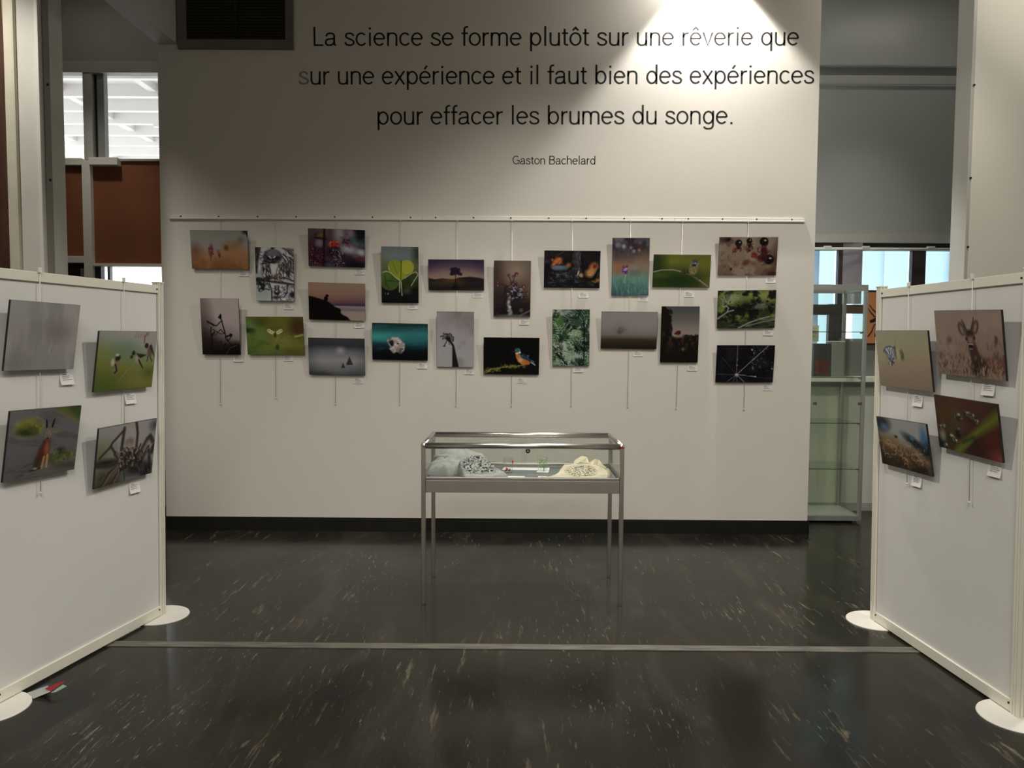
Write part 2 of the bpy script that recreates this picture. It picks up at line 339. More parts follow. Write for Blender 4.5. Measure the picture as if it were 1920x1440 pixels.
for s in (1, -1):
    for pts in (((-0.17, 0.30), (-0.21, 0.33), (-0.25, 0.38)), ((-0.16, 0.27), (-0.20, 0.27), (-0.235, 0.31), (-0.265, 0.35)), ((-0.16, 0.22), (-0.20, 0.19), (-0.22, 0.13), (-0.255, 0.08)), ((-0.15, 0.19), (-0.18, 0.14), (-0.19, 0.08))):
        tube(bm, [(x*s, -0.002, z) for x, z in pts], 0.006, 6)
tube(bm, [(-0.24, -0.002, 0.22), (-0.1, -0.002, 0.28), (0.1, -0.002, 0.26), (0.2, -0.002, 0.22)], [0.012, 0.03, 0.035, 0.012], 8)
for v in bm.verts: v.co.y = v.co.y*0.05 - 0.002
mk('insect_drawing', bm, BKI, po)
bx = empty('storage_box', (2.885, BY-0.09, 1.302), label='dark box with red content on the window ledge behind the cabinet', cat='box')
mk('carton', boxes([(-0.085, 0.075, -0.05, 0.06, 0, 0.31)], 0.004), mat('dark_grey_carton', (0.055, 0.055, 0.06), 0.6, var=0.15), bx)
mk('red_front', boxes([(-0.07, 0.06, -0.053, -0.05, 0.02, 0.16)]), mat('dull_red_front', (0.12, 0.03, 0.02), 0.6, var=0.3, scale=14), bx)
bx = empty('storage_box', (3.03, BY-0.09, 1.302), label='plain grey box on the window ledge, right of the dark box', cat='box')
mk('carton', boxes([(-0.062, 0.06, -0.05, 0.06, 0, 0.325)], 0.003), mat('mid_grey_carton', (0.24, 0.24, 0.22), 0.6, var=0.05), bx)
mk('lid_edge', boxes([(-0.066, 0.064, -0.054, 0.064, 0.325, 0.335)], 0.002), WHITE, bx)

# --- facade behind, left side: glazed partition
wl = struct('wall_back_left', [(-6.2, -2.7, BY, BY+0.2, 4.226, 4.9), (-6.2, -4.75, BY, BY+0.2, 0, 4.226), (-4.75, -2.7, BY, BY+0.2, 0, 1.0), (-3.25, -2.7, BY, BY+0.2, 1.0, 4.226)], mat('dark_grey_wall_paint', (0.30, 0.285, 0.25), 0.8, var=0.03))  # back wall in one even dark grey
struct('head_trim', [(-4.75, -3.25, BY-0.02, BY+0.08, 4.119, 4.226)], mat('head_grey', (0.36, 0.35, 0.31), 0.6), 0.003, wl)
w2 = empty('window_2', (-4.0, BY, 1.0)); w2['kind'] = 'structure'
sub('post', [(-4.103, -4.020, BY-0.01, BY+0.09, 3.30, 4.119)], FRAMEG, w2, 0.004)
sub('post', [(-3.985, -3.917, BY+0.02, BY+0.09, 3.324, 4.119)], mat('grey_green_frame', (0.24, 0.25, 0.23), 0.45), w2, 0.004)
sub('groove', [(-4.020, -3.985, BY+0.05, BY+0.07, 3.324, 4.119)], DARK, w2)
sub('post', [(-4.126, -4.045, BY-0.02, BY+0.09, 1.0, 3.30)], CREAM, w2, 0.004)
sub('transom', [(-4.75, -4.126, BY-0.02, BY+0.09, 3.259, 3.324)], CREAM, w2, 0.003)
sub('transom', [(-4.045, -3.775, BY-0.045, BY+0.09, 3.257, 3.327)], CREAM, w2, 0.003)
sub('transom', [(-3.775, -3.25, BY+0.01, BY+0.09, 3.305, 3.327)], FRAMEG, w2, 0.002)
sub('infill_board', [(-4.75, -4.126, BY+0.02, BY+0.06, 2.404, 3.259)], BROWN, w2)
sub('infill_board', [(-4.045, -3.25, BY+0.03, BY+0.07, 2.335, 3.305)], BROWN, w2)
sub('transom', [(-4.75, -4.126, BY-0.015, BY+0.09, 2.339, 2.404)], CREAM, w2, 0.003)
sub('transom', [(-4.045, -3.25, BY-0.015, BY+0.09, 2.308, 2.335)], CREAM, w2, 0.003)
sub('infill_board', [(-4.75, -4.126, BY+0.06, BY+0.09, 1.0, 2.339)], mat('dark_red_board', (0.05, 0.014, 0.012), 0.6), w2)
sub('window_post', [(-4.045, -3.985, BY+0.02, BY+0.09, 1.0, 2.308)], DKFRAME, w2)
sub('window_post', [(-3.93, -3.905, BY+0.03, BY+0.08, 1.0, 2.308)], FRAMEG, w2)
sub('pane', [(-3.985, -3.25, BY+0.05, BY+0.056, 1.0, 2.308), (-4.75, -4.103, BY+0.05, BY+0.056, 3.324, 4.119), (-3.917, -3.25, BY+0.05, BY+0.056, 3.324, 4.119)], glass_mat('partition_glass', (0.95, 0.96, 0.96), 0.3), w2)
nc = empty('notice', (-4.17, BY+0.052, 2.17), label='small white card with grey lines in the dark niche at far left', cat='notice')
mk('sheet', boxes([(-0.03, 0.03, 0, 0.003, 0, 0.12)]), PAPER, nc)
mk('printed_text', boxes([(-0.022, 0.022, -0.001, 0, 0.02+0.025*k, 0.028+0.025*k) for k in range(4)]), INK, nc)

# --- bright neighbouring room seen through the left partition
NW = mat('bright_room_white', (0.80, 0.78, 0.76), 0.8, var=0.02)
struct('floor_side_room', [(-12, 0, 8.0, 16, -0.1, 0)], mat('pale_side_floor', (0.45, 0.44, 0.42), 0.5))
sr = struct('ceiling_side_room', [(-12, 0, 7.6, 16, 5.0, 5.1)], NW)
for y in (8.4, 9.05, 9.75, 10.45, 11.1, 11.75, 12.4, 13.05, 13.7, 14.4):
    struct('ceiling_rib', [(-12, 0, y-0.04, y+0.04, 4.84, 5.0)], NW, 0, sr)
for x in (-7.4, -6.1, -4.85, -3.4):
    struct('ceiling_joist', [(x-0.05, x+0.05, 7.6, 16, 4.90, 5.0)], NW, 0, sr)
for x, y in ((-5.35, 11.75), (-6.6, 10.45)):
    struct('ceiling_hanger', [(x-0.035, x+0.035, y-0.02, y+0.02, 4.50, 4.84), (x-0.06, x+0.06, y-0.03, y+0.03, 4.485, 4.50), (x-0.12, x+0.12, y-0.03, y+0.03, 4.80, 4.84)], NW, 0, sr)
struct('wall_side_room', [(0, 0.1, 7.6, 16, 0, 5.0)], NW)
struct('wall_side_room_far', [(-12, 0, 15.6, 15.75, 0, 0.9), (-12, 0, 15.6, 15.75, 4.3, 5.0)], NW)
struct('wall_side_room_near', [(-12, -6.2, 7.5, 7.6, 0, 5.0), (-2.7, 0, 7.59, 7.65, 0, 5.0)], NW)
w3 = empty('window_3', (-6, 15.6, 0.9)); w3['kind'] = 'structure'
for x in (-11, -9.2, -4.4, -2.2): sub('mullion', [(x-0.03, x+0.03, 15.6, 15.7, 0.9, 4.3)], FRAMEG, w3)
sub('sill', [(-12, 0, 15.5, 15.7, 0.88, 0.92)], FRAMEG, w3)
area('side_room_uplight_fill', (-6.5, 11.5, 0.6), (-6.5, 11.5, 5), 130, 7, 6, (1.0, 0.90, 0.83), 170)  # added unseen uplight, stands in for daylight on the ribbed ceiling

# --- ventilation grille high on the wall
vg = empty('ventilation_grille', (-2.305, WY, 3.988), label='grey framed dark louvred ventilation grille high on the wall beside the beam', cat='vent')
mk('frame', boxes([(-0.475, 0.475, -0.03, 0, 0, 0.075), (-0.475, -0.402, -0.03, 0, 0.075, 0.78), (0.408, 0.475, -0.03, 0, 0.075, 0.78), (-0.475, 0.475, -0.03, 0, 0.78, 0.85)], 0.004), GRFRAME, vg)
mk('backing', boxes([(-0.402, 0.408, -0.004, -0.001, 0.075, 0.78)]), DARK, vg)
mk('centre_bar', boxes([(-0.010, 0.010, -0.024, -0.004, 0.075, 0.78)]), DARK, vg)
me0 = None
for s in (-1, 1):
    for k in range(29):
        if me0 is None:
            bm = bmesh.new(); box(bm, -0.193, 0.193, -0.002, 0.002, -0.009, 0.009); bmesh.ops.rotate(bm, verts=bm.verts[:], matrix=Matrix.Rotation(-0.6, 3, 'X'))
            o = mk('slat', bm, GRILLE, vg); me0 = o.data
        else:
            o = bpy.data.objects.new('slat', me0); COL.objects.link(o); o.parent = vg
        o.location = (0.003+s*0.203, -0.017, 0.088+0.0242*k)

# --- quote lettering: a light sans drawn with strokes, every letter a piece
SW = 0.088                                                    # stroke width, cap height = 1
def arc(cx, cy, rx, ry, a0, a1, n=14): return [(cx+rx*math.cos(math.radians(a0+(a1-a0)*i/n)), cy+ry*math.sin(math.radians(a0+(a1-a0)*i/n))) for i in range(n+1)]
def bez(*P, n=12):
    o = []
    for i in range(n+1):
        Q = list(P); t = i/n
        while len(Q) > 1: Q = [(Q[k][0]*(1-t)+Q[k+1][0]*t, Q[k][1]*(1-t)+Q[k+1][1]*t) for k in range(len(Q)-1)]
        o.append(Q[0])
    return o
b0, xt, cy_ = 0.045, 0.665, 0.355; ry_ = (xt-b0)/2
arch = lambda x0, x1: [(x0, 0.40)] + bez((x0, 0.46), (x0+0.01, xt), ((x0+x1)/2-.01, xt), n=8)[1:] + bez(((x0+x1)/2-.01, xt), (x1, xt+.01), (x1, 0.45), n=8)[1:] + [(x1, 0.0)]
acute = lambda x: [[(x-0.03, 0.79), (x+0.09, 0.98)]]
circ = lambda x: [[(x-0.13, 0.80), (x, 0.95), (x+0.13, 0.80)]]
E_ = [[(0.06, 0.375), (0.49, 0.375)], arc(0.27, cy_, 0.225, ry_, 4, 318, 26)]
O_ = [arc(0.275, cy_, 0.23, ry_, 0, 360, 30)]
GL = {
 'a': (0.545, [bez((0.075, 0.50), (0.09, 0.66), (0.25, xt), n=8)+bez((0.25, xt), (0.43, 0.67), (0.43, 0.50), n=8)[1:]+[(0.43, 0.14)]+bez((0.43, 0.14), (0.43, 0.05), (0.515, 0.05), n=5)[1:], bez((0.43, 0.415), (0.36, 0.37), (0.24, 0.37), n=6)+bez((0.24, 0.37), (0.05, 0.36), (0.05, 0.19), n=7)[1:]+bez((0.05, 0.19), (0.05, 0.04), (0.20, 0.045), n=7)[1:]+bez((0.20, 0.045), (0.43, 0.05), (0.43, 0.27), n=8)[1:]]),
 's': (0.475, [bez((0.415, 0.52), (0.39, 0.665), (0.235, xt), n=8)+bez((0.235, xt), (0.075, 0.665), (0.075, 0.51), n=7)[1:]+bez((0.075, 0.51), (0.075, 0.42), (0.24, 0.365), (0.435, 0.32), (0.43, 0.19), n=14)[1:]+bez((0.43, 0.19), (0.42, 0.045), (0.24, b0), n=7)[1:]+bez((0.24, b0), (0.065, 0.045), (0.05, 0.20), n=7)[1:]]),
 'c': (0.50, [arc(0.265, cy_, 0.22, ry_, 42, 322, 24)]),
 'e': (0.54, E_), 'é': (0.54, E_+acute(0.27)), 'ê': (0.54, E_+circ(0.27)),
 'i': (0.235, [[(0.117, 0), (0.117, 0.70)], [(0.117, 0.86), (0.117, 0.965)]]),
 'n': (0.55, [[(0.085, 0), (0.085, 0.70)], arch(0.085, 0.465)]),
 'h': (0.55, [[(0.085, 0), (0.085, 1.02)], arch(0.085, 0.465)]),
 'm': (0.86, [[(0.085, 0), (0.085, 0.70)], arch(0.085, 0.43), arch(0.43, 0.775)]),
 'u': (0.55, [[(0.465, 0), (0.465, 0.70)], [(0.55-x, 0.70-y) for x, y in arch(0.085, 0.465)]]),
 'f': (0.30, [bez((0.31, 0.985), (0.14, 1.01), (0.14, 0.83), n=8)+[(0.14, 0)], [(0.015, 0.655), (0.30, 0.655)]]),
 't': (0.31, [[(0.135, 0.88), (0.135, 0.18)]+bez((0.135, 0.18), (0.135, 0.03), (0.295, 0.05), n=7)[1:], [(0.01, 0.655), (0.29, 0.655)]]),
 'r': (0.33, [[(0.085, 0), (0.085, 0.70)], bez((0.085, 0.42), (0.10, 0.67), (0.33, 0.655), n=9)]),
 'l': (0.235, [[(0.117, 0), (0.117, 1.02)]]),
 'o': (0.55, O_), 'ô': (0.55, O_+circ(0.275)),
 'p': (0.57, [[(0.085, -0.28), (0.085, 0.70)], arc(0.295, cy_, 0.21, ry_, 0, 360, 30)]),
 'b': (0.57, [[(0.085, 0), (0.085, 1.02)], arc(0.295, cy_, 0.21, ry_, 0, 360, 30)]),
 'q': (0.57, [[(0.485, -0.28), (0.485, 0.70)], arc(0.275, cy_, 0.21, ry_, 0, 360, 30)]),
 'd': (0.57, [[(0.485, 0), (0.485, 1.02)], arc(0.275, cy_, 0.21, ry_, 0, 360, 30)]),
 'g': (0.57, [[(0.485, 0.70), (0.485, -0.02)]+bez((0.485, -0.02), (0.485, -0.24), (0.27, -0.24), n=8)[1:]+bez((0.27, -0.24), (0.11, -0.24), (0.085, -0.12), n=6)[1:], arc(0.275, cy_, 0.21, ry_, 0, 360, 30)]),
 'v': (0.48, [[(0.03, 0.70), (0.24, 0.02), (0.45, 0.70)]]),
 'x': (0.49, [[(0.04, 0.70), (0.45, 0.0)], [(0.45, 0.70), (0.04, 0.0)]]),
 '.': (0.27, [[(0.13, 0.0), (0.13, 0.11)]]),
 'L': (0.52, [[(0.10, 1.0), (0.10, 0.047), (0.50, 0.047)]]),
 'G': (0.76, [arc(0.385, 0.5, 0.315, 0.455, 45, 315, 26), [(0.42, 0.46), (0.69, 0.46), (0.69, 0.0)]]),
 'B': (0.66, [[(0.10, 0.0), (0.10, 1.0)], [(0.10, 0.955), (0.33, 0.955)]+bez((0.33, 0.955), (0.56, 0.95), (0.56, 0.745), n=7)[1:]+bez((0.56, 0.745), (0.56, 0.53), (0.34, 0.53), n=7)[1:]+[(0.10, 0.53)], [(0.34, 0.53)]+bez((0.34, 0.53), (0.60, 0.52), (0.60, 0.285), n=7)[1:]+bez((0.60, 0.285), (0.60, 0.045), (0.34, 0.045), n=7)[1:]+[(0.10, 0.045)]]),
}
def ribbon(bm, pts, w, sx, sz, x0):
    n = len(pts); L_, R_ = [], []
    closed = math.hypot(pts[0][0]-pts[-1][0], pts[0][1]-pts[-1][1]) < 1e-6
    for i, (x, y) in enumerate(pts):
        a = pts[i-1] if i else (pts[-2] if closed else pts[0]); c = pts[i+1] if i < n-1 else (pts[1] if closed else pts[-1])
        d1 = (x-a[0], y-a[1]); d2 = (c[0]-x, c[1]-y)
        if d1 == (0, 0): d1 = d2
        if d2 == (0, 0): d2 = d1
        l1, l2 = math.hypot(*d1), math.hypot(*d2); n1 = (-d1[1]/l1, d1[0]/l1); n2 = (-d2[1]/l2, d2[0]/l2)
        m = (n1[0]+n2[0], n1[1]+n2[1]); k = 2/(m[0]**2+m[1]**2); k = min(k, 2.2); m = (m[0]*k*w/2, m[1]*k*w/2)
        for S, s in ((L_, 1), (R_, -1)):
            X, Z = (x0+x+m[0]*s)*sx, (y+m[1]*s)*sz; S.append((bm.verts.new((X, 0, Z)), bm.verts.new((X, 0.0003, Z))))
    for i in range(n-1):
        bm.faces.new((L_[i][0], R_[i][0], R_[i+1][0], L_[i+1][0])); bm.faces.new((L_[i][1], L_[i][0], L_[i+1][0], L_[i+1][1])); bm.faces.new((R_[i][0], R_[i][1], R_[i+1][1], R_[i+1][0]))
    if not closed:
        bm.faces.new((L_[0][0], L_[0][1], R_[0][1], R_[0][0])); bm.faces.new((L_[-1][1], L_[-1][0], R_[-1][0], R_[-1][1]))
def lettering(name, text, x0, x1, z0, z1, cap, label, pale_first=False, track=0.035, sw=SW):
    W = math.hypot(x1-x0, z1-z0); pos = []; x = 0.0
    for ch in text:
        if ch == ' ': x += 0.30; continue
        pos.append((ch, x)); x += GL[ch][0]+track
    first = min(p[0] for s in GL[pos[0][0]][1] for p in s)-SW/2; last = pos[-1][1]+max(p[0] for s in GL[pos[-1][0]][1] for p in s)+SW/2
    sx = W/(last-first); sz = cap
    mw = Matrix.Translation((x0, WY-0.0004, z0)) @ Matrix.Rotation(-math.atan2(z1-z0, x1-x0), 4, 'Y')
    root = empty(name, mw=mw, label=label, cat='lettering')
    for k, (ch, px) in enumerate(pos):
        bm = bmesh.new()
        for st in GL[ch][1]: ribbon(bm, st, sw*(1.12 if ch in '.i' and len(st) == 2 and st[0][1]-st[1][1] > -0.2 else 1), sx, sz, px-first)
        o = mk('letter', bm, LETTERP if (pale_first and k == 0) else LETTER, root, fix=False)
        if pale_first and k == 0: o['label'] = 'paler first letter'
    return root
CAP = 0.154
lettering('quote_line', 'La science se forme plutôt sur une rêverie que', -1.672, 2.298, 4.022, 4.042, CAP, 'top line of large charcoal wall lettering, beginning La science')
lettering('quote_line', 'sur une expérience et il faut bien des expériences', -1.798, 2.430, 3.711, 3.737, CAP, 'second line of large wall lettering, its first letter faded to pale grey', True)
lettering('quote_line', 'pour effacer les brumes du songe.', -1.150, 1.768, 3.390, 3.409, CAP, 'third and shortest line of the large wall lettering, ending in a full stop')
lettering('author_line', 'Gaston Bachelard', -0.036, 0.646, 3.075, 3.076, 0.070, 'small charcoal author line centred under the large lettering', sw=0.092)

# --- picture rail
pr_ = empty('picture_rail', (-0.25, WY, 2.612), label='slim white picture rail screwed across the wall above the prints', cat='rail')
for x0, x1 in ((-2.882, -0.778), (-0.776, 1.307), (1.309, 2.379)):
    bm = boxes([(x0+0.25, x1+0.25, -0.010, 0, 0.0, 0.032), (x0+0.25, x1+0.25, -0.018, -0.010, 0.0, 0.010)], 0.0015)
    mk('rail_segment', bm, WHITE, pr_)
for x in (-2.784, -2.469, -2.145, -1.826, -1.507, -1.193, -0.878, -0.67, -0.356, -0.047, 0.267, 0.576, 0.889, 1.202, 1.419, 1.701, 1.983, 2.273):
    bm = bmesh.new(); cyl(bm, (x+0.25, -0.010, 0.023), (x+0.25, -0.0125, 0.023), 0.0065, 8); mk('screw', bm, DARK, pr_)

# ============================================================ PAINTER for the photo prints (flat printed pictures)
def hx(h): h = h.lstrip('#'); return np.array([int(h[i:i+2], 16)/255 for i in (0, 2, 4)])
class Pic:
    def __init__(s, w, h, seed=1):
        s.k = 2; s.w = int(w*s.k); s.h = int(h*s.k); s.asp = s.w/s.h
        s.u, s.v = np.meshgrid((np.arange(s.w)+.5)/s.w, (np.arange(s.h)+.5)/s.h)
        s.im = np.zeros((s.h, s.w, 3)); s.rng = np.random.RandomState(seed)
    def fbm(s, sx, sy, octv=4, rot=0.0, gain=0.55):
        """value noise 0..1, sx / sy cells across / down"""
        o = np.zeros((s.h, s.w)); a = 1.0; t = 0
        c, d = math.cos(rot), math.sin(rot)
        X = (s.u-0.5)*s.asp; Y = s.v-0.5; U = (X*c+Y*d)/s.asp+1.0; V = -X*d+Y*c+1.0
        for k in range(octv):
            gx, gy = sx*2**k, sy*2**k; n0, n1 = int(gx*2.3)+4, int(gy*2.3)+4
            g = s.rng.rand(n1, n0); x = np.clip(U*gx, 0, n0-2.001); y = np.clip(V*gy, 0, n1-2.001)
            i = x.astype(int); j = y.astype(int); fx = x-i; fy = y-j; fx = fx*fx*(3-2*fx); fy = fy*fy*(3-2*fy)
            o += a*((g[j, i]*(1-fx)+g[j, i+1]*fx)*(1-fy)+(g[j+1, i]*(1-fx)+g[j+1, i+1]*fx)*fy); t += a; a *= gain
        return o/t
    def put(s, m, col, a=1.0):
        c = hx(col) if isinstance(col, str) else col
        m = np.clip(m*a, 0, 1)[..., None]; s.im = s.im*(1-m)+c*m
    def fill(s, col): s.im[:] = hx(col)
    def vg(s, stops, warp=None):
        v = s.v if warp is None else np.clip(s.v+warp, 0, 1); xs = [a for a, _ in stops]
        for k in range(3): s.im[..., k] = np.interp(v, xs, [hx(c)[k] for _, c in stops])
    def noise(s, col, sx, sy, lo=.5, hi=.6, a=1.0, octv=4, rot=0.0, mask=None, gain=.55):
        m = np.clip((s.fbm(sx, sy, octv, rot, gain)-lo)/(hi-lo), 0, 1); s.put(m if mask is None else m*mask, col, a)
    def em(s, cx, cy, rx, ry, soft=.15, rot=0.0):
        X = (s.u-cx)*s.asp; Y = s.v-cy; c, d = math.cos(rot), math.sin(rot); rx = rx*s.asp
        r = np.sqrt(((X*c+Y*d)/rx)**2+((-X*d+Y*c)/ry)**2); return np.clip((1+soft-r)/(2*soft), 0, 1)
    def ell(s, cx, cy, rx, ry, col, soft=.15, rot=0.0, a=1.0): s.put(s.em(cx, cy, rx, ry, soft, rot), col, a)
    def pm(s, pts, soft=0):
        m = np.zeros((s.h, s.w), bool); n = len(pts)
        for i in range(n):
            x0, y0 = pts[i]; x1, y1 = pts[(i+1) % n]
            if y0 == y1: continue
            m ^= ((y0 <= s.v) != (y1 <= s.v)) & (s.u < x0+(s.v-y0)*(x1-x0)/(y1-y0))
        return s.blur(m.astype(float), soft)
    def poly(s, pts, col, soft=0, a=1.0): s.put(s.pm(pts, soft), col, a)
    def blur(s, m, n):
        for _ in range(2 if n else 0):
            for ax in (0, 1):
                acc = np.zeros_like(m); p = np.pad(m, [(n, n) if k == ax else (0, 0) for k in (0, 1)], mode='edge')
                for d in range(2*n+1): acc += (p[d:d+m.shape[0], :] if ax == 0 else p[:, d:d+m.shape[1]])
                m = acc/(2*n+1)
        return m
    def lm(s, pts, w, soft=.35):
        best = np.full((s.h, s.w), 9.0); X = s.u*s.asp; Y = s.v
        ws = w if isinstance(w, (list, tuple)) else [w]*len(pts)
        for i in range(len(pts)-1):
            ax, ay = pts[i][0]*s.asp, pts[i][1]; bx, by = pts[i+1][0]*s.asp, pts[i+1][1]
            dx, dy = bx-ax, by-ay; L = dx*dx+dy*dy+1e-9; t = np.clip(((X-ax)*dx+(Y-ay)*dy)/L, 0, 1)
            r = np.hypot(X-ax-t*dx, Y-ay-t*dy)/(ws[i]*(1-t)+ws[i+1]*t); best = np.minimum(best, r)
        return np.clip((1+soft-best)/(2*soft), 0, 1)
    def line(s, pts, w, col, soft=.35, a=1.0): s.put(s.lm(pts, w, soft), col, a)
    def marks(s, n, reg, w, ln, col, ang=0.0, spread=.4, a=1.0, soft=.4):
        """n short strokes inside the region (u0,v0,u1,v1)"""
        for _ in range(n):
            x = s.rng.uniform(reg[0], reg[2]); y = s.rng.uniform(reg[1], reg[3]); t = ang+s.rng.uniform(-spread, spread); l = ln*s.rng.uniform(.5, 1.3)
            s.line([(x, y), (x+math.cos(t)*l/s.asp, y+math.sin(t)*l)], w*s.rng.uniform(.6, 1.3), col, soft, a*s.rng.uniform(.5, 1))
    def dots(s, n, reg, r, col, a=1.0, soft=.5):
        for _ in range(n):
            rr = r*s.rng.uniform(.5, 1.4); s.ell(s.rng.uniform(reg[0], reg[2]), s.rng.uniform(reg[1], reg[3]), rr/s.asp, rr, col, soft, 0, a*s.rng.uniform(.4, 1))
    def out(s):
        k = s.k; return s.im.reshape(s.h//k, k, s.w//k, k, 3).mean((1, 3))

def p_orchid(p):
    p.vg([(0, '5f5f58'), (.4, '62605e'), (.55, '6b5548'), (.75, '5f3d24'), (1, '4f3016')], (p.fbm(4, 2)-.5)*.25)
    p.noise('7a5534', 5, 3, .5, .75, .6, mask=np.clip((p.v-.4)*4, 0, 1)); p.ell(.08, .55, .10, .16, '4c2f22', .8, 0, .8)
    p.ell(.66, .42, .10, .10, '66492f', .8, 0, .9); p.ell(.72, .55, .14, .2, '704e30', .7, 0, .8); p.ell(.82, .35, .10, .08, '55492f', .8, -.6, .8)
    p.ell(.88, .23, .05, .07, '4d4636', .8, .4, .7); p.ell(.62, .45, .035, .06, '33260f', .7, 0, .9)
    p.ell(.35, .52, .035, .14, '3c1620', .5, .15, .85); p.marks(18, (.31, .42, .39, .66), .012, .03, '4a1426', 1, 1.5, .9); p.marks(10, (.31, .5, .39, .66), .007, .02, 'a8808a', 1, 1.5, .8)
    p.line([(.35, .6), (.34, .78)], .012, '44291c'); p.ell(.49, .60, .03, .09, '50301a', .6, -.3, .8); p.line([(.49, .62), (.50, .70)], .012, '23150b')
    p.ell(.96, .04, .05, .05, '20211c', .8, 0, .9); p.line([(.94, .03), (.985, .06), (.995, .14)], .02, '1a1a18')
def p_owl(p):
    p.fill('85888a'); p.noise('5a5c5e', 5, 6, .5, .65, .5); p.ell(.15, .85, .25, .16, '717776', .5)
    p.poly([(0, 0), (.16, 0), (.08, .28), (.05, .5), (0, .48)], '231b1e', 2); p.noise('55464a', 10, 20, .55, .6, .5, mask=p.pm([(0, 0), (.16, 0), (.05, .5), (0, .48)], 1))
    p.ell(.46, .38, .30, .20, '7a7877', .12); p.ell(.30, .42, .15, .16, '57534f', .3); p.ell(.68, .42, .16, .16, '67625f', .3)
    p.marks(170, (.18, .27, .48, .56), .006, .05, '1b1918', 1.1, .5, .9); p.marks(150, (.5, .27, .86, .56), .006, .05, '26211f', 2.0, .6, .9)
    p.marks(80, (.2, .3, .82, .52), .006, .04, 'a6a5a3', 1.5, .6, .8); p.poly([(.38, .28), (.6, .28), (.52, .5), (.42, .48)], '8d8d8c', 3)
    p.ell(.46, .17, .25, .13, '38363c', .08); p.noise('1e1d22', 18, 18, .5, .6, .7, mask=p.em(.46, .17, .25, .13)); p.ell(.46, .1, .17, .07, '4c4a52', .3)
    p.line([(.44, .02), (.5, 0)], .02, '1d1b20'); p.ell(.37, .20, .08, .035, '17161a', .3, .3); p.ell(.58, .20, .08, .035, '17161a', .3, -.3)
    p.line([(.36, .165), (.45, .22), (.52, .165)], .010, '9b999b'); p.line([(.44, .21), (.46, .25), (.48, .21)], .014, '141316'); p.line([(.23, .25), (.38, .285), (.52, .27)], .015, '161518'); p.line([(.7, .17), (.8, .25)], .012, '2b2729')
    p.line([(.05, .60), (.4, .62), (1, .665)], .035, '2b2426'); p.line([(.4, .60), (.7, .615), (1, .65)], .016, '8a7f7c'); p.line([(.72, .55), (1, .62)], .009, '1a1718')
    for x, y in ((.12, .68), (.2, .7), (.06, .62), (.18, .76)): p.ell(x, y, .06, .035, '15131a', .3, .8)
    p.marks(40, (.02, .55, .34, .78), .009, .06, '19171b', 1.2, 1.2, .9); p.line([(.36, .67), (.41, .80), (.41, 1)], .010, '141316', .3); p.line([(.83, .68), (.82, .8), (.68, 1)], .010, '201c1e', .3)
    p.ell(.55, .83, .075, .055, '17161a', .15); p.ell(.55, .77, .05, .05, '5b595c', .4); p.line([(.5, .72), (.52, .79)], .013, '211f22'); p.line([(.6, .72), (.58, .79)], .013, '211f22'); p.dots(6, (.51, .8, .6, .84), .008, 'a0a0a3')
    p.ell(.56, .93, .14, .025, '2a282b', .4); p.ell(.7, .96, .1, .03, '9a9b9e', .5); p.marks(60, (.42, .7, 1, 1), .006, .08, '1e1c1f', .6, 1.5, .8); p.marks(60, (.72, 0, 1, .45), .007, .14, '1d1a1e', 1.0, .7, .85); p.ell(.95, .87, .07, .05, '1a1a24', .3); p.marks(30, (.08, .08, .3, .32), .005, .05, '1d1b1f', .2, .3, .9)
    p.marks(30, (.35, .55, .7, .62), .006, .03, '1f1b1d', .3, .8, .8)
def p_mantis(p):
    p.vg([(0, '7b7170'), (.35, '796c6b'), (.6, '5d504f'), (.8, '1c1617'), (1, '060505')], (p.u-.5)*-.28+(p.fbm(2, 2)-.5)*.06)
    p.ell(-.05, .6, .25, .5, '1a1415', .9, 0, .8); p.ell(0, .1, .12, .3, '5d4c4a', .9, 0, .6)
    K = '0c0808'; A = p.pm
    p.poly([(.44, .34), (.53, .26), (.55, .33), (.51, .37)], K, 0); p.line([(.53, .36), (.56, .45), (.61, .60), (.63, .70)], .010, K); p.line([(.53, .40), (.40, .485), (.33, .475)], .009, K)
    p.line([(.33, .475), (.16, .405)], [.016, .010], K); p.line([(.16, .405), (.2, .47)], .004, K); p.line([(.26, .51), (.24, .60), (.27, .66), (.26, .9)], .010, K); p.line([(.3, .55), (.5, .63), (.60, .62), (.5, .55), (.36, .65)], .007, K); p.line([(.26, .67), (.34, .60)], .014, K)
    p.line([(.63, .68), (.70, .66)], .014, K); p.ell(.76, .65, .045, .03, K, .2, -.4); p.line([(.63, .70), (.7, .75), (.76, .68)], .007, K); p.line([(.64, .73), (.8, .84), (.9, .8)], .007, K); p.line([(.8, .83), (.66, .93), (.64, 1)], .008, K); p.line([(.62, .8), (.55, .86), (.55, 1)], .012, K); p.line([(.5, .76), (.5, .8)], .01, K)
    p.ell(.95, .98, .38, .2, '070506', .3, 0, .9); p.line([(.62, 1), (.72, .88), (.9, .83)], .006, '4a4146', .8, .6)
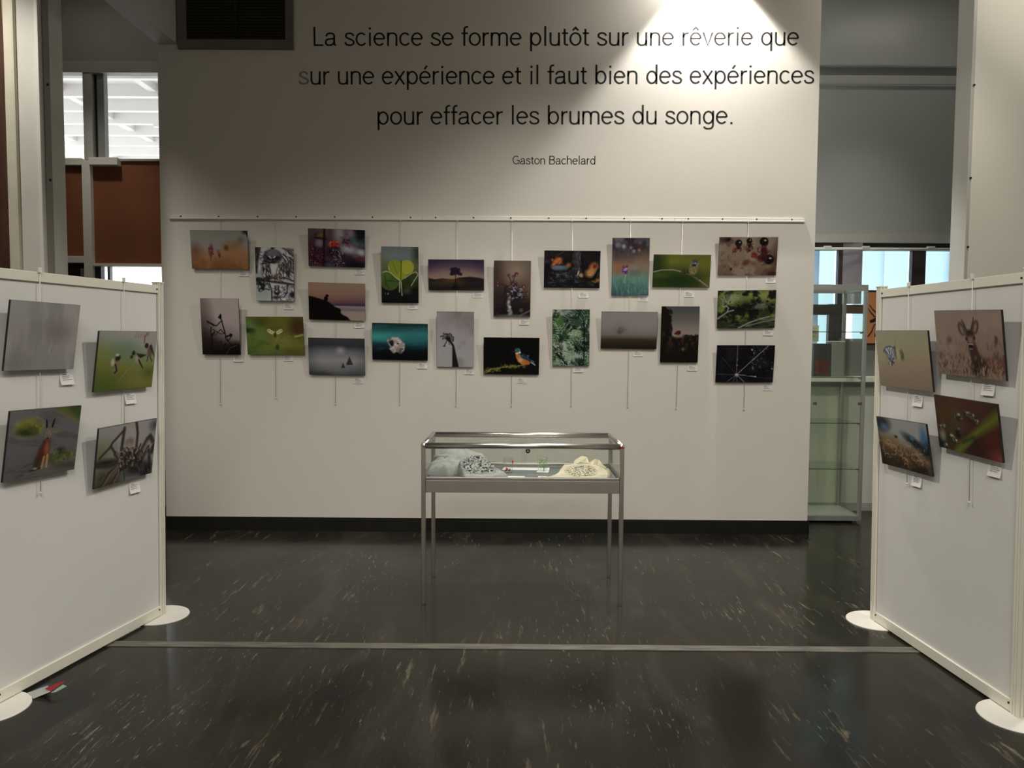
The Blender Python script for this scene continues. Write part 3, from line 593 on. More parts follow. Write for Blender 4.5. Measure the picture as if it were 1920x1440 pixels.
def p_moth(p):
    p.fill('484818'); p.ell(.1, .6, .38, .42, '3f521f', .5); p.ell(.08, .3, .2, .2, '44592a', .3); p.ell(.5, .1, .2, .3, '4b4a14', .8); p.ell(.92, .28, .16, .28, '332412', .5)
    p.ell(.27, .12, .12, .12, '363a12', .6); p.poly([(0, .3), (.15, .33), (.2, .42), (.12, .47), (0, .42)], '14190c', 4); p.ell(.2, .5, .15, .15, '465a28', .5); p.ell(.35, .9, .3, .2, '3f5220', .6)
    p.ell(.6, .7, .3, .2, '55571f', .7); p.ell(.8, .95, .2, .12, '433f10', .6); p.ell(.53, .80, .03, .07, '1c2f14', .5); p.line([(.85, .52), (1, .47)], .02, '7d8240', 1); p.dots(30, (.5, .5, .98, .65), .02, '6d7030', .4)
    p.noise('2c3510', 5, 5, .52, .7, .35)
    for s in (-1, 1):
        for dx, dy, rx in ((.07, -.02, .04), (.10, -.05, .035), (.05, .0, .025)):
            m = p.em(.5+s*dx, .42+dy, rx, .045, .2, -s*.4)-p.em(.5+s*dx, .42+dy, rx*.65, .026, .2, -s*.4); p.put(np.clip(m, 0, 1), 'b3b584', .8)
    p.line([(.5, .43), (.5, .52)], .022, '33200c'); p.dots(4, (.48, .38, .52, .42), .01, 'c0c2a0')
def p_redflower(p):
    p.fill('3f2f38'); p.noise('1a0f18', 4, 3, .45, .6, .9); p.noise('6d5f6b', 4, 4, .55, .7, .7, mask=np.clip(p.u*2, 0, 1)); p.ell(.15, .7, .22, .4, '230a18', .5, 0, .85)
    p.ell(.55, .1, .09, .25, '6f6d72', .7); p.ell(.7, .52, .16, .10, '77777d', .6, .2); p.ell(.93, .6, .07, .09, '7c8286', .6); p.ell(.83, .72, .05, .06, '5e5262', .6)
    p.ell(.86, .3, .12, .08, '2f484e', .7, .4); p.ell(.93, .12, .1, .2, '0a0d11', .5); p.ell(.2, .38, .07, .1, '5c5363', .5); p.ell(.75, .85, .22, .14, '1f0d1d', .6); p.ell(.95, .8, .08, .06, '401720', .7); p.ell(.9, .95, .2, .1, '07090f', .5)
    p.ell(.24, .17, .09, .06, '5a3f22', .5, -.3); p.line([(.12, .24), (.32, .27)], .02, '1c0910'); p.line([(.29, 0), (.28, .5), (.27, 1)], .030, '1a0813', .4)
    p.ell(.45, .42, .09, .12, '7c1f16', .2); p.marks(26, (.38, .32, .52, .5), .010, .05, 'b05334', 1, 1.5, .8); p.marks(20, (.38, .34, .52, .52), .010, .05, '42100f', 1, 1.5, .8); p.ell(.48, .56, .09, .09, '08070c', .4)
    p.marks(70, (.42, .5, .62, .98), .007, .05, '77707a', 1.2, 1.2, .8); p.marks(60, (.03, .4, .25, 1), .009, .03, '77545f', 1, 1.5, .6); p.marks(50, (.55, .2, .75, .5), .008, .04, '552b38', 1, 1.5, .8); p.marks(30, (.6, .25, .72, .38), .010, .03, '1d0f1d', 1, 1.5, .9)
    p.marks(60, (.3, .6, .6, .95), .006, .05, '1a0d17', 1.2, 1, .7); p.ell(.37, .95, .06, .05, '2e3447', .7)
def p_sunset(p):
    p.vg([(0, '73604f'), (.3, '6d5348'), (.48, '5a3d42'), (.58, '3b2937'), (.605, '2d2333'), (.615, '6c6870'), (.68, '64595c'), (.72, '5a5055'), (.76, '786a64'), (1, '7b6c62')], (p.u-.5)*.05*(p.v < .58)); p.ell(.15, .1, .4, .3, '80604c', .9, 0, .4)
    p.poly([(0, .36), (.08, .38), (.2, .43), (.33, .49), (.4, .56), (.47, .64), (.54, .68), (.57, .70), (.57, .8), (.6, .85), (.68, .9), (.74, 1), (0, 1)], '060303', 1)
    p.ell(.31, .43, .035, .085, '060303', .1, .2); p.ell(.33, .345, .025, .035, '060303', .1); p.line([(.34, .34), (.365, .355)], .008, '060303')
def p_mist(p):
    p.vg([(0, '3b3b40'), (.2, '2b2c30'), (.35, '55565b'), (.6, '727276'), (.85, '56575b'), (1, '2c2d33')], (p.fbm(3, 2)-.5)*.12); d = np.hypot((p.u-.5)*1.1, p.v-.55); p.put(np.clip((d-.35)*1.8, 0, 1), '1c1d22', .75)
    p.ell(.57, .33, .06, .08, '85858a', .8, 0, .8); p.put(p.pm([(.35, 1), (.7, .75), (1, .8), (1, 1)], 8), '4e4f54', .4)
    for cx, y0, y1, w in ((.725, .5, .7, .055), (.61, .68, .80, .03)):
        for i in range(26):
            t = i/25; y = y0+(y1-y0)*t; p.line([(cx-w*t*(.7+.5*p.rng.rand()), y), (cx+w*t*(.7+.5*p.rng.rand()), y-.01)], .007, '24242a', .5, .85)
    p.line([(.68, .71), (.78, .70)], .010, '222228')
def p_clover(p):
    p.vg([(0, '4c5555'), (.2, '4e585a'), (.35, '43503e'), (.55, '1f2a12'), (.75, '0a0d0a'), (1, '05050a')]); p.ell(.3, .15, .4, .1, '5d686b', .9, 0, .6); p.ell(.98, .15, .12, .3, '1e2823', .8, 0, .9); p.ell(0, .35, .15, .15, '55552a', .8, 0, .7); p.ell(.93, .35, .12, .1, '54511f', .8, 0, .7)
    p.ell(.23, .62, .25, .155, '334519', .06); p.ell(.10, .52, .17, .09, '3a4d1b', .1); p.ell(.78, .62, .22, .12, '1c260c', .1, -.35); p.ell(.88, .53, .12, .08, '233011', .15)
    heart = p.em(.37, .36, .19, .125, .06, .25); h2 = p.em(.69, .36, .185, .125, .06, -.25); tri = p.pm([(.19, .40), (.86, .40), (.52, .62)], 1); p.put(np.maximum(np.maximum(heart, h2), tri), '6d7416'); p.put(np.maximum(h2, 0), '84831d', .7); p.put(np.maximum(heart, 0), '5b6617', .35)
    p.line([(.54, .25), (.53, .45), (.52, .6)], .008, '3a4210'); p.line([(.3, .27), (.45, .5)], .006, '4c5a14', .6); p.line([(.1, .52), (.12, .66), (.2, .74)], .006, '16200c'); p.line([(.1, .6), (.48, .62)], .006, '1a250c')
    p.line([(.03, .46), (.14, .435), (.25, .46), (.38, .54), (.5, .60)], .007, 'a3a68c', .6, .85); p.line([(.62, .56), (.8, .475), (.93, .44), (.99, .49), (.88, .6), (.80, .69)], .007, 'a3a68c', .6, .8); p.line([(.2, .35), (.22, .42)], .006, 'a3a68c', .6, .7); p.line([(.49, .62), (.485, .8)], .008, '8b9173'); p.line([(.53, .62), (.555, .86)], .008, '8b9173'); p.ell(.68, .78, .1, .05, '2a3324', .8)
    p.dots(5, (.1, .82, .2, .85), .008, '6a6f66')
def p_underwater(p):
    p.vg([(0, '152a2e'), (.1, '1a4247'), (.3, '1c6466'), (.48, '174f55'), (.6, '0a2a30'), (.75, '04090d'), (1, '020306')], (p.fbm(2, 6)-.5)*.12); p.ell(.1, .38, .35, .09, '2b8480', .9, 0, .8); p.noise('0b2026', 3, 14, .5, .6, .6, mask=np.clip(1-p.v*4, 0, 1)); p.ell(.75, .4, .3, .12, '19595e', .9, 0, .5)
    p.poly([(.26, .44), (.38, .37), (.48, .38), (.54, .5), (.59, .56), (.58, .72), (.52, .82), (.44, .76), (.38, .82), (.31, .7), (.33, .58), (.27, .5)], '7f7876', 2); m = p.pm([(.28, .44), (.38, .37), (.48, .38), (.54, .5), (.59, .56), (.57, .72), (.52, .82), (.44, .76), (.38, .82), (.31, .7)], 2)
    p.noise('3a3336', 10, 8, .48, .58, .9, mask=m); p.noise('b0a9a6', 12, 10, .55, .62, .7, mask=m); p.poly([(.29, .5), (.38, .44), (.39, .6), (.35, .64)], '120f13', 2); p.ell(.46, .55, .02, .02, '1a1518', .3); p.ell(.46, .72, .04, .05, '5d3c3d', .5, 0, .6)
    p.ell(.15, .7, .1, .04, '1f3238', .8, -.2, .6)
def p_tree(p):
    p.vg([(0, '2b2038'), (.2, '453647'), (.4, '6e5a55'), (.57, '7d6a5a'), (1, '7d6a5a')], ((p.u-.5)**2)*-.5+.0)
    p.poly([(0, .6), (.12, .64), (.25, .61), (.45, .64), (.55, .58), (.75, .55), (.9, .58), (1, .62), (1, 1), (0, 1)], '1a1415', 1); p.ell(.4, .70, .17, .06, '5f3a1d', .9, 0, .8); p.noise('2a251c', 3, 18, .5, .7, .7, mask=np.clip((p.v-.7)*6, 0, 1)); p.ell(.2, .78, .3, .08, '2b2820', .9, 0, .7)
    p.poly([(.41, .26), (.52, .26), (.55, .38), (.61, .45), (.6, .52), (.55, .51), (.5, .47), (.42, .52), (.38, .49), (.4, .4)], '1b1120', 1); p.dots(30, (.40, .26, .56, .48), .03, '1b1120', 1); p.line([(.49, .45), (.487, .9)], .012, '150d12'); p.ell(.48, .88, .05, .1, '0d0a0d', .6)
def p_seed(p):
    p.vg([(0, '7d7779'), (.5, '817d81'), (1, '858586')]); p.noise('625b5d', 2, 3, .48, .7, .7, rot=.7, mask=np.clip(p.u*1.6, 0, 1)); p.ell(.9, .1, .3, .2, '635a5a', .9, 0, .6); p.ell(.1, .8, .4, .3, '8b8d8e', .9, 0, .6)
    K = '141013'; p.poly([(.42, .56), (.48, .64), (.60, 1), (.42, 1)], K, 1); p.line([(.30, .50), (.38, .545), (.45, .62)], .018, K); p.ell(.31, .50, .05, .03, K, .2, .5)
    for a in np.linspace(-3.0, .2, 13): 
        L_ = .10+.05*p.rng.rand(); x = .30+math.cos(a)*L_*1.3; y = .50+math.sin(a)*L_*.95; p.line([(.30, .5), (x, y)], .005, K); p.line([(x-.012, y+.008), (x, y)], .010, K)
    p.line([(.28, .52), (.2, .62)], .007, K); p.line([(.19, .62), (.22, .62)], .010, K); p.line([(.32, .53), (.35, .59)], .006, K)
def p_berries(p):
    p.vg([(0, '584a40'), (.35, '4d3e34'), (.6, '281d1c'), (1, '0c090c')]); p.ell(.6, .2, .25, .16, '7b6f60', .9, 0, .9); p.ell(0, .3, .2, .4, '2b201c', .8, 0, .7); p.ell(.9, .5, .2, .15, '5b4a36', .9, 0, .7); p.line([(.42, 1), (.48, .93), (.4, .78), (.42, .68), (.5, .55)], .026, '6f6c72', .6)
    p.noise('120d14', 10, 10, .5, .6, .9, mask=p.em(.52, .55, .25, .14, .5)); p.marks(70, (.32, .42, .78, .68), .009, .06, '17121b', 1, 1.6, .9); p.marks(45, (.36, .44, .78, .68), .008, .035, '86878f', 1, 1.6, .8)
    for x, y, r in ((.61, .24, .05), (.53, .28, .035), (.4, .26, .035), (.5, .40, .05), (.11, .38, .035), (.1, .43, .03), (.8, .45, .045), (.9, .56, .035), (.68, .48, .035), (.44, .46, .025)): p.ell(x, y, r*1.1, r*.75, '521e28', .3); p.ell(x+.01, y+.015, r*.4, r*.3, 'b0a3aa', .5, 0, .7)
    for a in (((.5, .42), (.55, .3), (.6, .25)), ((.48, .42), (.45, .34), (.41, .28)), ((.4, .55), (.25, .42), (.12, .4)), ((.6, .52), (.75, .46)), ((.65, .55), (.9, .57))): p.line(list(a), .007, '2a1c22')
    p.dots(8, (.4, .7, .5, .95), .02, 'a9a9b0', .8); p.ell(.75, .88, .05, .035, '4a3e44', .3, 0, .9); p.line([(.7, .98), (1, .88)], .012, '55535a', .8); p.ell(.5, .99, .5, .03, '4b4a50', .6); p.dots(20, (0, .7, 1, 1), .014, '3d3338', .7)
def p_kingfisher(p):
    p.fill('040404'); p.ell(.6, .9, .5, .15, '0b0806', .9); p.line([(0, .93), (.15, .86), (.35, .80), (.55, .78), (.72, .74)], .012, '6b652c', .6); p.marks(60, (.02, .83, .3, .94), .008, .04, '75703a', -.4, .8, .8); p.marks(70, (.3, .74, .78, .83), .008, .04, '7c7432', -.7, .9, .8); p.line([(.0, .97), (.1, .93), (.13, .86)], .008, '8a8a50')
    p.poly([(.58, .42), (.63, .40), (.68, .5), (.78, .60), (.84, .67), (.82, .72), (.7, .74), (.62, .65), (.58, .52)], 'a05f2a', 1); p.ell(.66, .60, .035, .05, 'b98a50', .5); p.ell(.78, .65, .05, .06, 'a0501c', .5, .5)
    p.poly([(.62, .42), (.74, .44), (.84, .58), (.9, .66), (.8, .62), (.68, .54)], '13262e', 1); p.marks(22, (.64, .42, .8, .58), .007, .03, '5e7c86', .8, .5, .8); p.poly([(.84, .60), (.9, .62), (.93, .74), (.87, .70)], '2c545e', 1); p.line([(.85, .66), (.93, .74)], .008, 'a7b4bc')
    p.ell(.61, .345, .055, .065, '20424a', .15); p.dots(18, (.57, .3, .66, .36), .008, '5a8a90', .8); p.line([(.5, .38), (.58, .39)], .009, '3a1f18'); p.ell(.6, .40, .03, .025, '8e3a18', .3); p.line([(.58, .43), (.63, .415)], .014, 'b8b4ae'); p.ell(.65, .40, .018, .03, 'a9b2b4', .4)
def p_bark(p):
    p.fill('141114'); p.noise('35323b', 9, 6, .52, .62, .7); p.noise('0a080b', 4, 3, .45, .6, .9); p.ell(.3, .1, .3, .12, '1d1816', .9); p.line([(.2, .16), (.36, .02)], .008, '3f3b3d')
    p.line([(.60, 0), (.57, .3), (.62, .6)], [.10, .085, .03], '2b282f', .3); p.marks(50, (.5, 0, .66, .5), .007, .08, '625f69', 1.6, .3, .6); p.line([(.68, .2), (.7, .6), (.85, .95)], .03, '0c090b')
    for x, y in ((.2, .3), (.24, .24), (.27, .32), (.17, .38), (.28, .26), (.43, .40)): p.ell(x, y, .05, .055, '9a4f22', .5, -.6, .9)
    p.marks(20, (.13, .2, .33, .42), .01, .04, 'c0743a', -.8, .6, .8); p.ell(.88, .46, .08, .13, '9c5a24', .4); p.ell(.82, .6, .08, .1, 'a98048', .5); p.ell(.9, .42, .03, .05, '4c2613', .5); p.ell(.93, .8, .08, .05, '8a6332', .5, -.3); p.ell(.66, .66, .04, .06, '9c8054', .5); p.line([(.97, .5), (.88, .76), (.72, .78)], .03, '120c0c'); p.line([(.62, .55), (.58, .74)], .012, 'c0bdb8', .5)
    p.ell(.28, .47, .15, .075, '3f525e', .12); p.ell(.26, .45, .1, .035, '566a75', .6); p.poly([(.06, .55), (.45, .52), (.6, .68), (.9, .86), (.9, 1), (.04, 1), (.05, .7)], '17151b', 3); p.marks(80, (.12, .58, .6, .8), .008, .06, '6a6975', .4, .9, .7); p.marks(50, (.05, .82, .9, .98), .007, .12, '4c4a54', .05, .2, .6); p.ell(.5, .57, .07, .05, '23212a', .3); p.noise('060507', 12, 10, .5, .6, .6, mask=np.clip((p.v-.5)*4, 0, 1))
def p_leaves(p):
    p.fill('8c968b'); p.noise('16201a', 3, 4, .44, .52, .95); p.noise('14261a', 7, 9, .5, .58, .8); p.ell(.4, .08, .18, .08, '87928a', .4, 0, .8); p.ell(.62, .42, .2, .07, '8f9a86', .4, .2, .8)
    C = ['2b4a2b', '39592f', '1b3322', '5c7c5a', '76907a', '2f4f25', '0c1610', '49684a']
    for _ in range(26):
        x, y = p.rng.rand()*1.05, p.rng.rand()*1.05; a = p.rng.uniform(0, 6.28); n = 6; L_ = .26; c = C[p.rng.randint(len(C))]
        for i in range(n):
            t = i/n*L_; sx = x+math.cos(a)*t/p.asp; sy = y+math.sin(a)*t
            for s in (-1, 1):
                b = a+s*1.0; p.ell(sx+math.cos(b)*.045/p.asp, sy+math.sin(b)*.045, .045/p.asp*.9, .013, c, .25, b, .95)
                if p.rng.rand() < .35: p.line([(sx, sy), (sx+math.cos(b)*.08/p.asp, sy+math.sin(b)*.08)], .004, '9aae98', .5, .7)
    p.ell(.2, .2, .12, .07, '345c22', .6, .4, .8); p.line([(.84, .2), (.86, .5), (.85, .9)], .012, '0a0f0b'); p.line([(.12, .78), (.4, .98)], .012, '0a100c'); p.marks(60, (0, 0, 1, 1), .006, .06, 'b4c0b6', .8, 1.4, .6); p.marks(60, (0, .4, 1, 1), .008, .06, '060c08', .8, 1.4, .8)
    p.ell(.6, .83, .14, .05, '8a9a92', .4, 0, .6); p.ell(.15, .93, .12, .04, '8a9a92', .4, 0, .6)
def p_bokeh(p):
    p.vg([(0, '4a3f46'), (.2, '3a3238'), (.38, '5c4c46'), (.5, '7a6a60'), (.64, '5f7d70'), (.75, '4f7f70'), (.9, '3c6462'), (1, '34505a')], (p.fbm(4, 3)-.5)*.12); p.noise('655f6c', 4, 5, .5, .65, .7, mask=np.clip(1-p.v*2, 0, 1)); p.noise('231d24', 4, 6, .52, .64, .8, mask=np.clip(1.2-p.v*3, 0, 1))
    p.ell(.2, .52, .22, .09, '995c38', .8, 0, .8); p.ell(.38, .5, .12, .06, '93602e', .8, 0, .5); p.ell(.82, .45, .18, .14, '85694f', .9, 0, .7); p.ell(.55, .53, .12, .06, '8a8288', .8, 0, .7); p.ell(.6, .6, .13, .05, '505e5c', .8, 0, .7)
    for x, y, r, c in ((.31, .15, .05, '8f94ac'), (.15, .12, .07, '6c7084'), (.5, .17, .045, '74707e'), (.58, .23, .045, '857c8a'), (.72, .21, .04, 'a06848'), (.74, .08, .06, '5c5058')): p.ell(x, y, r, r*.65, c, .5, 0, .85)
    p.marks(60, (0, .25, 1, .6), .012, .08, '6e5a50', 1.5, .3, .35); p.marks(80, (.05, .62, .98, .95), .006, .08, '74998a', 1.5, .5, .5); p.marks(50, (.2, .7, .6, .9), .005, .08, '2e5a55', 1.5, .8, .6); p.line([(.38, .62), (.34, .78)], .007, '9aa79a', .6, .7)
    p.marks(26, (.31, .48, .43, .60), .013, .03, '4a2764', 2.4, .7, .95); p.marks(10, (.32, .5, .42, .6), .008, .02, 'b9a5c6', 2.4, .7, .8)
def p_fog(p):
    p.vg([(0, '7f7b7b'), (.4, '7b7676'), (.62, '6b645e'), (.7, '4c463a'), (.76, '332c1e'), (1, '17140f')]); p.noise('2b2516', 3, 20, .5, .65, .5, mask=np.clip((p.v-.68)*8, 0, 1)); p.ell(.85, .2, .4, .3, '85807f', .9, 0, .5)
    for cx in (.32, .345): p.line([(cx, .68), (cx+(cx-.335)*1.5, .58)], .007, '4a4440', .6, .8)
    for _ in range(70):
        a = p.rng.uniform(-2.9, -.25); L_ = p.rng.uniform(.1, .24); x, y = .335, .60; p.line([(x, y), (x+math.cos(a)*L_*.25, y+math.sin(a)*L_*.6), (x+math.cos(a+.3)*L_*.5, y+math.sin(a)*L_)], .0045, '4a443f', .6, .5)
    p.ell(.34, .48, .1, .15, '655f5c', .9, 0, .35)
def p_dusk(p):
    p.vg([(0, '3f444a'), (.2, '5a5552'), (.4, '79716a'), (.5, '857a70'), (.56, '8f8478'), (1, '8f8478')])
    m = p.pm([(0, 0), (.10, 0), (.13, .04), (.2, .06), (.2, .13), (.26, .18), (.24, .28), (.3, .38), (.29, .5), (.32, .54), (1, .54), (1, 1), (0, 1)], 1); p.put(m, '0f0b09'); p.dots(60, (.3, .52, 1, .56), .02, '0f0b09', 1); p.dots(40, (.05, .05, .26, .45), .025, '0f0b0a', 1)
    p.noise('39271a', 12, 12, .54, .64, .8, mask=m*np.clip(1.6-abs(p.v-.56)*6, 0, 1)); p.noise('2d2c12', 10, 10, .55, .68, .8, mask=m*np.clip((p.v-.55)*8, 0, 1)*np.clip(3.2-p.v*3.6, 0, 1)); p.ell(.60, .76, .04, .03, '565a28', .7); p.ell(.45, .53, .12, .025, '9c8a76', .8, 0, .8)
    p.poly([(.36, .48), (.42, .435), (.52, .43), (.53, .48), (.5, .5), (.37, .5)], '4a0f14', 1); p.line([(.36, .49), (.5, .49)], .008, '2a0a0c')
def p_tit(p):
    p.fill('454f17'); p.ell(.35, .2, .3, .3, '646a22', .9); p.ell(.9, .45, .25, .6, '6c6820', .9, 0, .9); p.ell(.05, .3, .15, .5, '243511', .7); p.ell(.45, .8, .5, .32, '1f320e', .7); p.ell(.1, .62, .15, .08, '4a551c', .8, 0, .7); p.ell(.98, .9, .1, .2, '5f5a1b', .8)
    p.line([(0, .53), (.15, .47), (.35, .46), (.5, .51)], .016, '8a887a', .5); p.line([(.5, .51), (.68, .62), (.8, .76), (.98, 1)], [.02, .022, .028, .035], '585246', .4); p.line([(.82, .76), (.97, .96)], .011, '9a958a', .5); p.marks(16, (.5, .44, .62, .56), .012, .04, '262619', .4, .5, .9)
    p.ell(.70, .42, .08, .19, '77735a', .15); p.ell(.69, .47, .055, .11, '85792a', .3); p.marks(50, (.63, .28, .79, .58), .008, .04, '3b4148', 1.3, .5, .7); p.ell(.72, .24, .05, .09, '3d444a', .3); p.ell(.71, .32, .045, .035, '1d2125', .3); p.dots(10, (.66, .24, .78, .34), .02, 'a5a8a4', .8); p.line([(.72, .2), (.73, .11)], .014, '3d4a4a'); p.line([(.76, .18), (.79, .13)], .010, '35383a'); p.line([(.68, .6), (.72, .65)], .01, '24221a')
def p_ants(p):
    p.vg([(0, '756455'), (.5, '7c6a5a'), (1, '65503f')]); p.noise('8d7b6a', 5, 3, .48, .62, .8); p.noise('4f3b2c', 6, 5, .56, .66, .7); p.ell(.12, .05, .08, .08, '1d1413', .3); p.ell(.05, .05, .06, .12, '4c3126', .7); p.ell(.97, .6, .08, .4, '4d3226', .8, 0, .8); p.ell(.93, .95, .08, .06, '3c1b12', .6)
    p.marks(26, (.05, .35, .3, .95), .008, .05, '3a2b22', 1.9, .6, .8); p.ell(.47, .66, .07, .07, '56361f', .5, -.5); p.ell(.22, .83, .02, .04, '2a2019', .5); p.ell(.6, .68, .05, .05, '6b4c33', .6)
    def ant(hx_, hy, tx, ty, ax, ay, s, red='7c1c10'):
        p.ell(ax, ay, .075*s, .11*s, '0d0b0c', .15, .3); p.ell(ax+.02*s, ay-.03*s, .02*s, .02*s, 'b7b4b0', .6); p.ell(tx, ty, .045*s, .09*s, '401516', .3, .2); p.ell(hx_, hy, .05*s, .07*s, red, .4, .5, .9); p.marks(10, (hx_-.045*s, hy-.06*s, hx_+.045*s, hy+.06*s), .010, .03, '2a0d0a', 1, 1.5, .8); p.marks(4, (hx_-.03*s, hy-.04*s, hx_+.03*s, hy+.04*s), .006, .02, 'a0664e', 1, 1.5, .8); p.marks(8, (tx-.04*s, ty-.08*s, tx+.04*s, ty+.08*s), .010, .03, '140a0b', 1, 1.5, .8)
        for k in range(6):
            a = p.rng.uniform(0, 6.28); p.line([(tx, ty), (tx+math.cos(a)*.07*s, ty+math.sin(a)*.09*s), (tx+math.cos(a+.5)*.10*s, ty+math.sin(a+.3)*.19*s)], .008, '25100e', .4, .9)
    ant(.27, .34, .33, .25, .33, .16, .8, '7c2d18'); ant(.5, .34, .52, .22, .51, .10, .65, '5d1a12'); ant(.60, .46, .76, .36, .76, .12, 1.0, '7e1c0e'); ant(.72, .56, .78, .52, .86, .58, 1.15, '3c0e0c'); p.ell(.77, .38, .045, .14, '431014', .3, .1); p.dots(10, (.74, .3, .82, .5), .014, '5a1c20', .7); p.marks(14, (.72, .28, .84, .52), .008, .04, '180a0c', 1.2, 1, .8); p.marks(10, (.66, .2, .9, .45), .009, .14, '3a1a15', 1.6, .8, .9)
def p_branch(p):
    p.fill('2c331e'); p.ell(.2, .25, .25, .2, '5d6b35', .7); p.ell(.65, .12, .35, .14, '75803a', .7); p.ell(.9, .15, .15, .15, '848c44', .8); p.ell(.35, .68, .25, .12, '5f6b28', .7); p.ell(.08, .5, .1, .12, '64702e', .7); p.ell(.97, .68, .05, .05, '707a32', .6); p.noise('7d8a45', 9, 8, .56, .64, .6, mask=np.clip(1.2-p.v*1.6, 0, 1)); p.noise('0d110c', 7, 5, .5, .6, .9); p.noise('0a0e0a', 3, 3, .55, .7, .8, mask=p.em(.4, .42, .3, .12, .6))
    p.ell(.25, .2, .12, .1, '7f8d63', .6, 0, .8); p.marks(50, (.1, .1, .35, .35), .008, .05, 'a2ab8c', .5, 1.4, .5)
    p.ell(.73, .42, .10, .07, '54574c', .3, -.2); p.marks(40, (.55, .34, .95, .5), .007, .06, '77786c', -.2, .5, .8); p.marks(120, (.1, .75, 1, 1), .006, .14, '555a48', -.1, .3, .6); p.marks(60, (0, .7, 1, 1), .008, .1, '0b0f09', -.1, .3, .8)
    p.line([(.36, 1), (.55, .86), (.75, .75), (.9, .70)], .016, '8c8b84', .5); p.line([(.5, .95), (.75, .85), (1, .78)], .012, '77766f', .5); p.line([(.7, .78), (1, .76)], .010, '6a6963', .5); p.line([(0, .75), (.1, .64), (.18, .56), (.28, .52)], .015, '8f8e87', .5); p.line([(.17, .56), (.19, .46), (.15, .40), (.1, .43)], .012, '9a9992', .5); p.line([(.05, .2), (.1, .28), (.08, .42)], .012, '85857c', .5)
def p_web(p):
    p.fill('0e0c12'); p.noise('1c1a22', 4, 3, .5, .65, .8); c = (.36, .79)
    for (x, y), w, a in (((.355, 0), .005, .75), ((.88, .02), .007, .95), ((.1, .32), .004, .4), ((0, .77), .0045, .5), ((.52, .8), .006, .8), ((.7, .85), .005, .6), ((1, .9), .004, .35), ((.5, .98), .006, .9), ((.38, 1), .005, .7), ((.3, 1), .005, .6), ((.2, .98), .005, .7)): p.line([c, (x, y)], w, '9c9ba3', .6, a)
    p.ell(.36, .79, .025, .03, 'a8a8ae', .6); p.marks(20, (.33, .74, .4, .84), .004, .03, 'b0b0b6', 1, 1.5, .7); p.dots(40, (.55, .05, 1, .75), .012, '8d93a0', .7); p.dots(10, (.63, .1, .66, .7), .014, '8d93a0', .9); p.dots(25, (0, 0, .5, .6), .006, '77707a', .6); p.ell(.605, .12, .015, .025, '8b8f9a', .3); p.ell(.69, .84, .012, .02, 'a2a4ae', .4); p.line([(.6, .82), (.69, .84)], .006, '9c9ba3', .5, .8); p.dots(6, (.35, .3, .37, .6), .012, '9b9aa2', .8); p.ell(.97, .63, .02, .02, '6c7480', .4)
def p_haze(p):
    p.vg([(0, '787575'), (.4, '74716f'), (1, '6b6867')]); p.noise('7f7c7b', 5, 1.3, .45, .65, .7); p.noise('62605d', 6, 1.5, .5, .7, .6); p.ell(.7, .42, .17, .14, '5d5957', .9, 0, .9); p.ell(.64, .46, .03, .09, '67575a', .9, -.2, .6); p.ell(.76, .46, .07, .03, '645555', .9, 0, .4); p.ell(.66, .57, .018, .025, '70555a', .8, 0, .7); p.line([(.66, .6), (.63, .74)], .006, '585756', .8, .7); p.line([(.61, .64), (.63, .72)], .008, '5c5f58', .8, .6); p.ell(.38, .35, .04, .07, '666361', .8, 0, .6); p.ell(.2, .1, .2, .15, '73777a', .9, 0, .5); p.ell(.1, .9, .2, .12, '605c5a', .9, 0, .6)
def p_swallows(p):
    p.vg([(0, '7c7a76'), (.2, '6c716a'), (.4, '5c663c'), (.65, '575a24'), (.9, '4a4c1a'), (1, '3e4416')], (p.u-.5)*-.25); p.ell(.9, .12, .2, .18, '7c7472', .8, 0, .8); p.ell(.45, .34, .2, .14, '4d6150', .8, 0, .7); p.ell(.9, .76, .1, .1, '353c10', .9, 0, .8); p.ell(.1, .9, .3, .15, '3a4a18', .9, 0, .8); p.ell(.75, .88, .25, .1, '66612a', .9, 0, .6)
    p.line([(.38, .85), (.5, .7), (.66, .52)], .006, '75693e', .7, .8); p.line([(.48, .76), (.56, .66)], .010, '5e4224', .6, .8)
    for k in range(6): p.line([(.62+.045*k, .03), (.6+.045*k, .1)], .012, '73503f', .8, .7)
    p.line([(.82, .03), (.77, .09), (.77, .2)], .012, '573528', .6)
    p.ell(.34, .45, .045, .05, '17140f', .25, -.5); p.ell(.26, .52, .03, .06, '8b8272', .4); p.marks(30, (.26, .5, .36, .68), .012, .04, '5b5244', 1.2, .7, .9); p.line([(.31, .56), (.34, .66), (.31, .7)], .018, '1d1812'); p.ell(.33, .40, .03, .02, '9a9586', .5)
    p.ell(.6, .375, .03, .04, '1e1610', .25); p.ell(.57, .44, .025, .03, '2c2014', .3); p.ell(.68, .47, .05, .07, '6f6a5a', .35, .5); p.poly([(.64, .38), (.85, .41), (.72, .47)], '1f150f', 1); p.line([(.7, .5), (.79, .64)], [.022, .012], '231a12'); p.line([(.66, .45), (.7, .55)], .014, '7b7568')
    p.ell(.82, .25, .035, .045, '1b1412', .25); p.ell(.89, .36, .045, .10, '4d3a2c', .3, -.2); p.line([(.90, .26), (.97, .42)], [.03, .012], '1c1718'); p.line([(.86, .44), (.86, .52)], .012, '201a16'); p.line([(.91, .46), (.95, .53)], .010, '241c17'); p.dots(2, (.98, .43, 1, .46), .01, '2a2018')
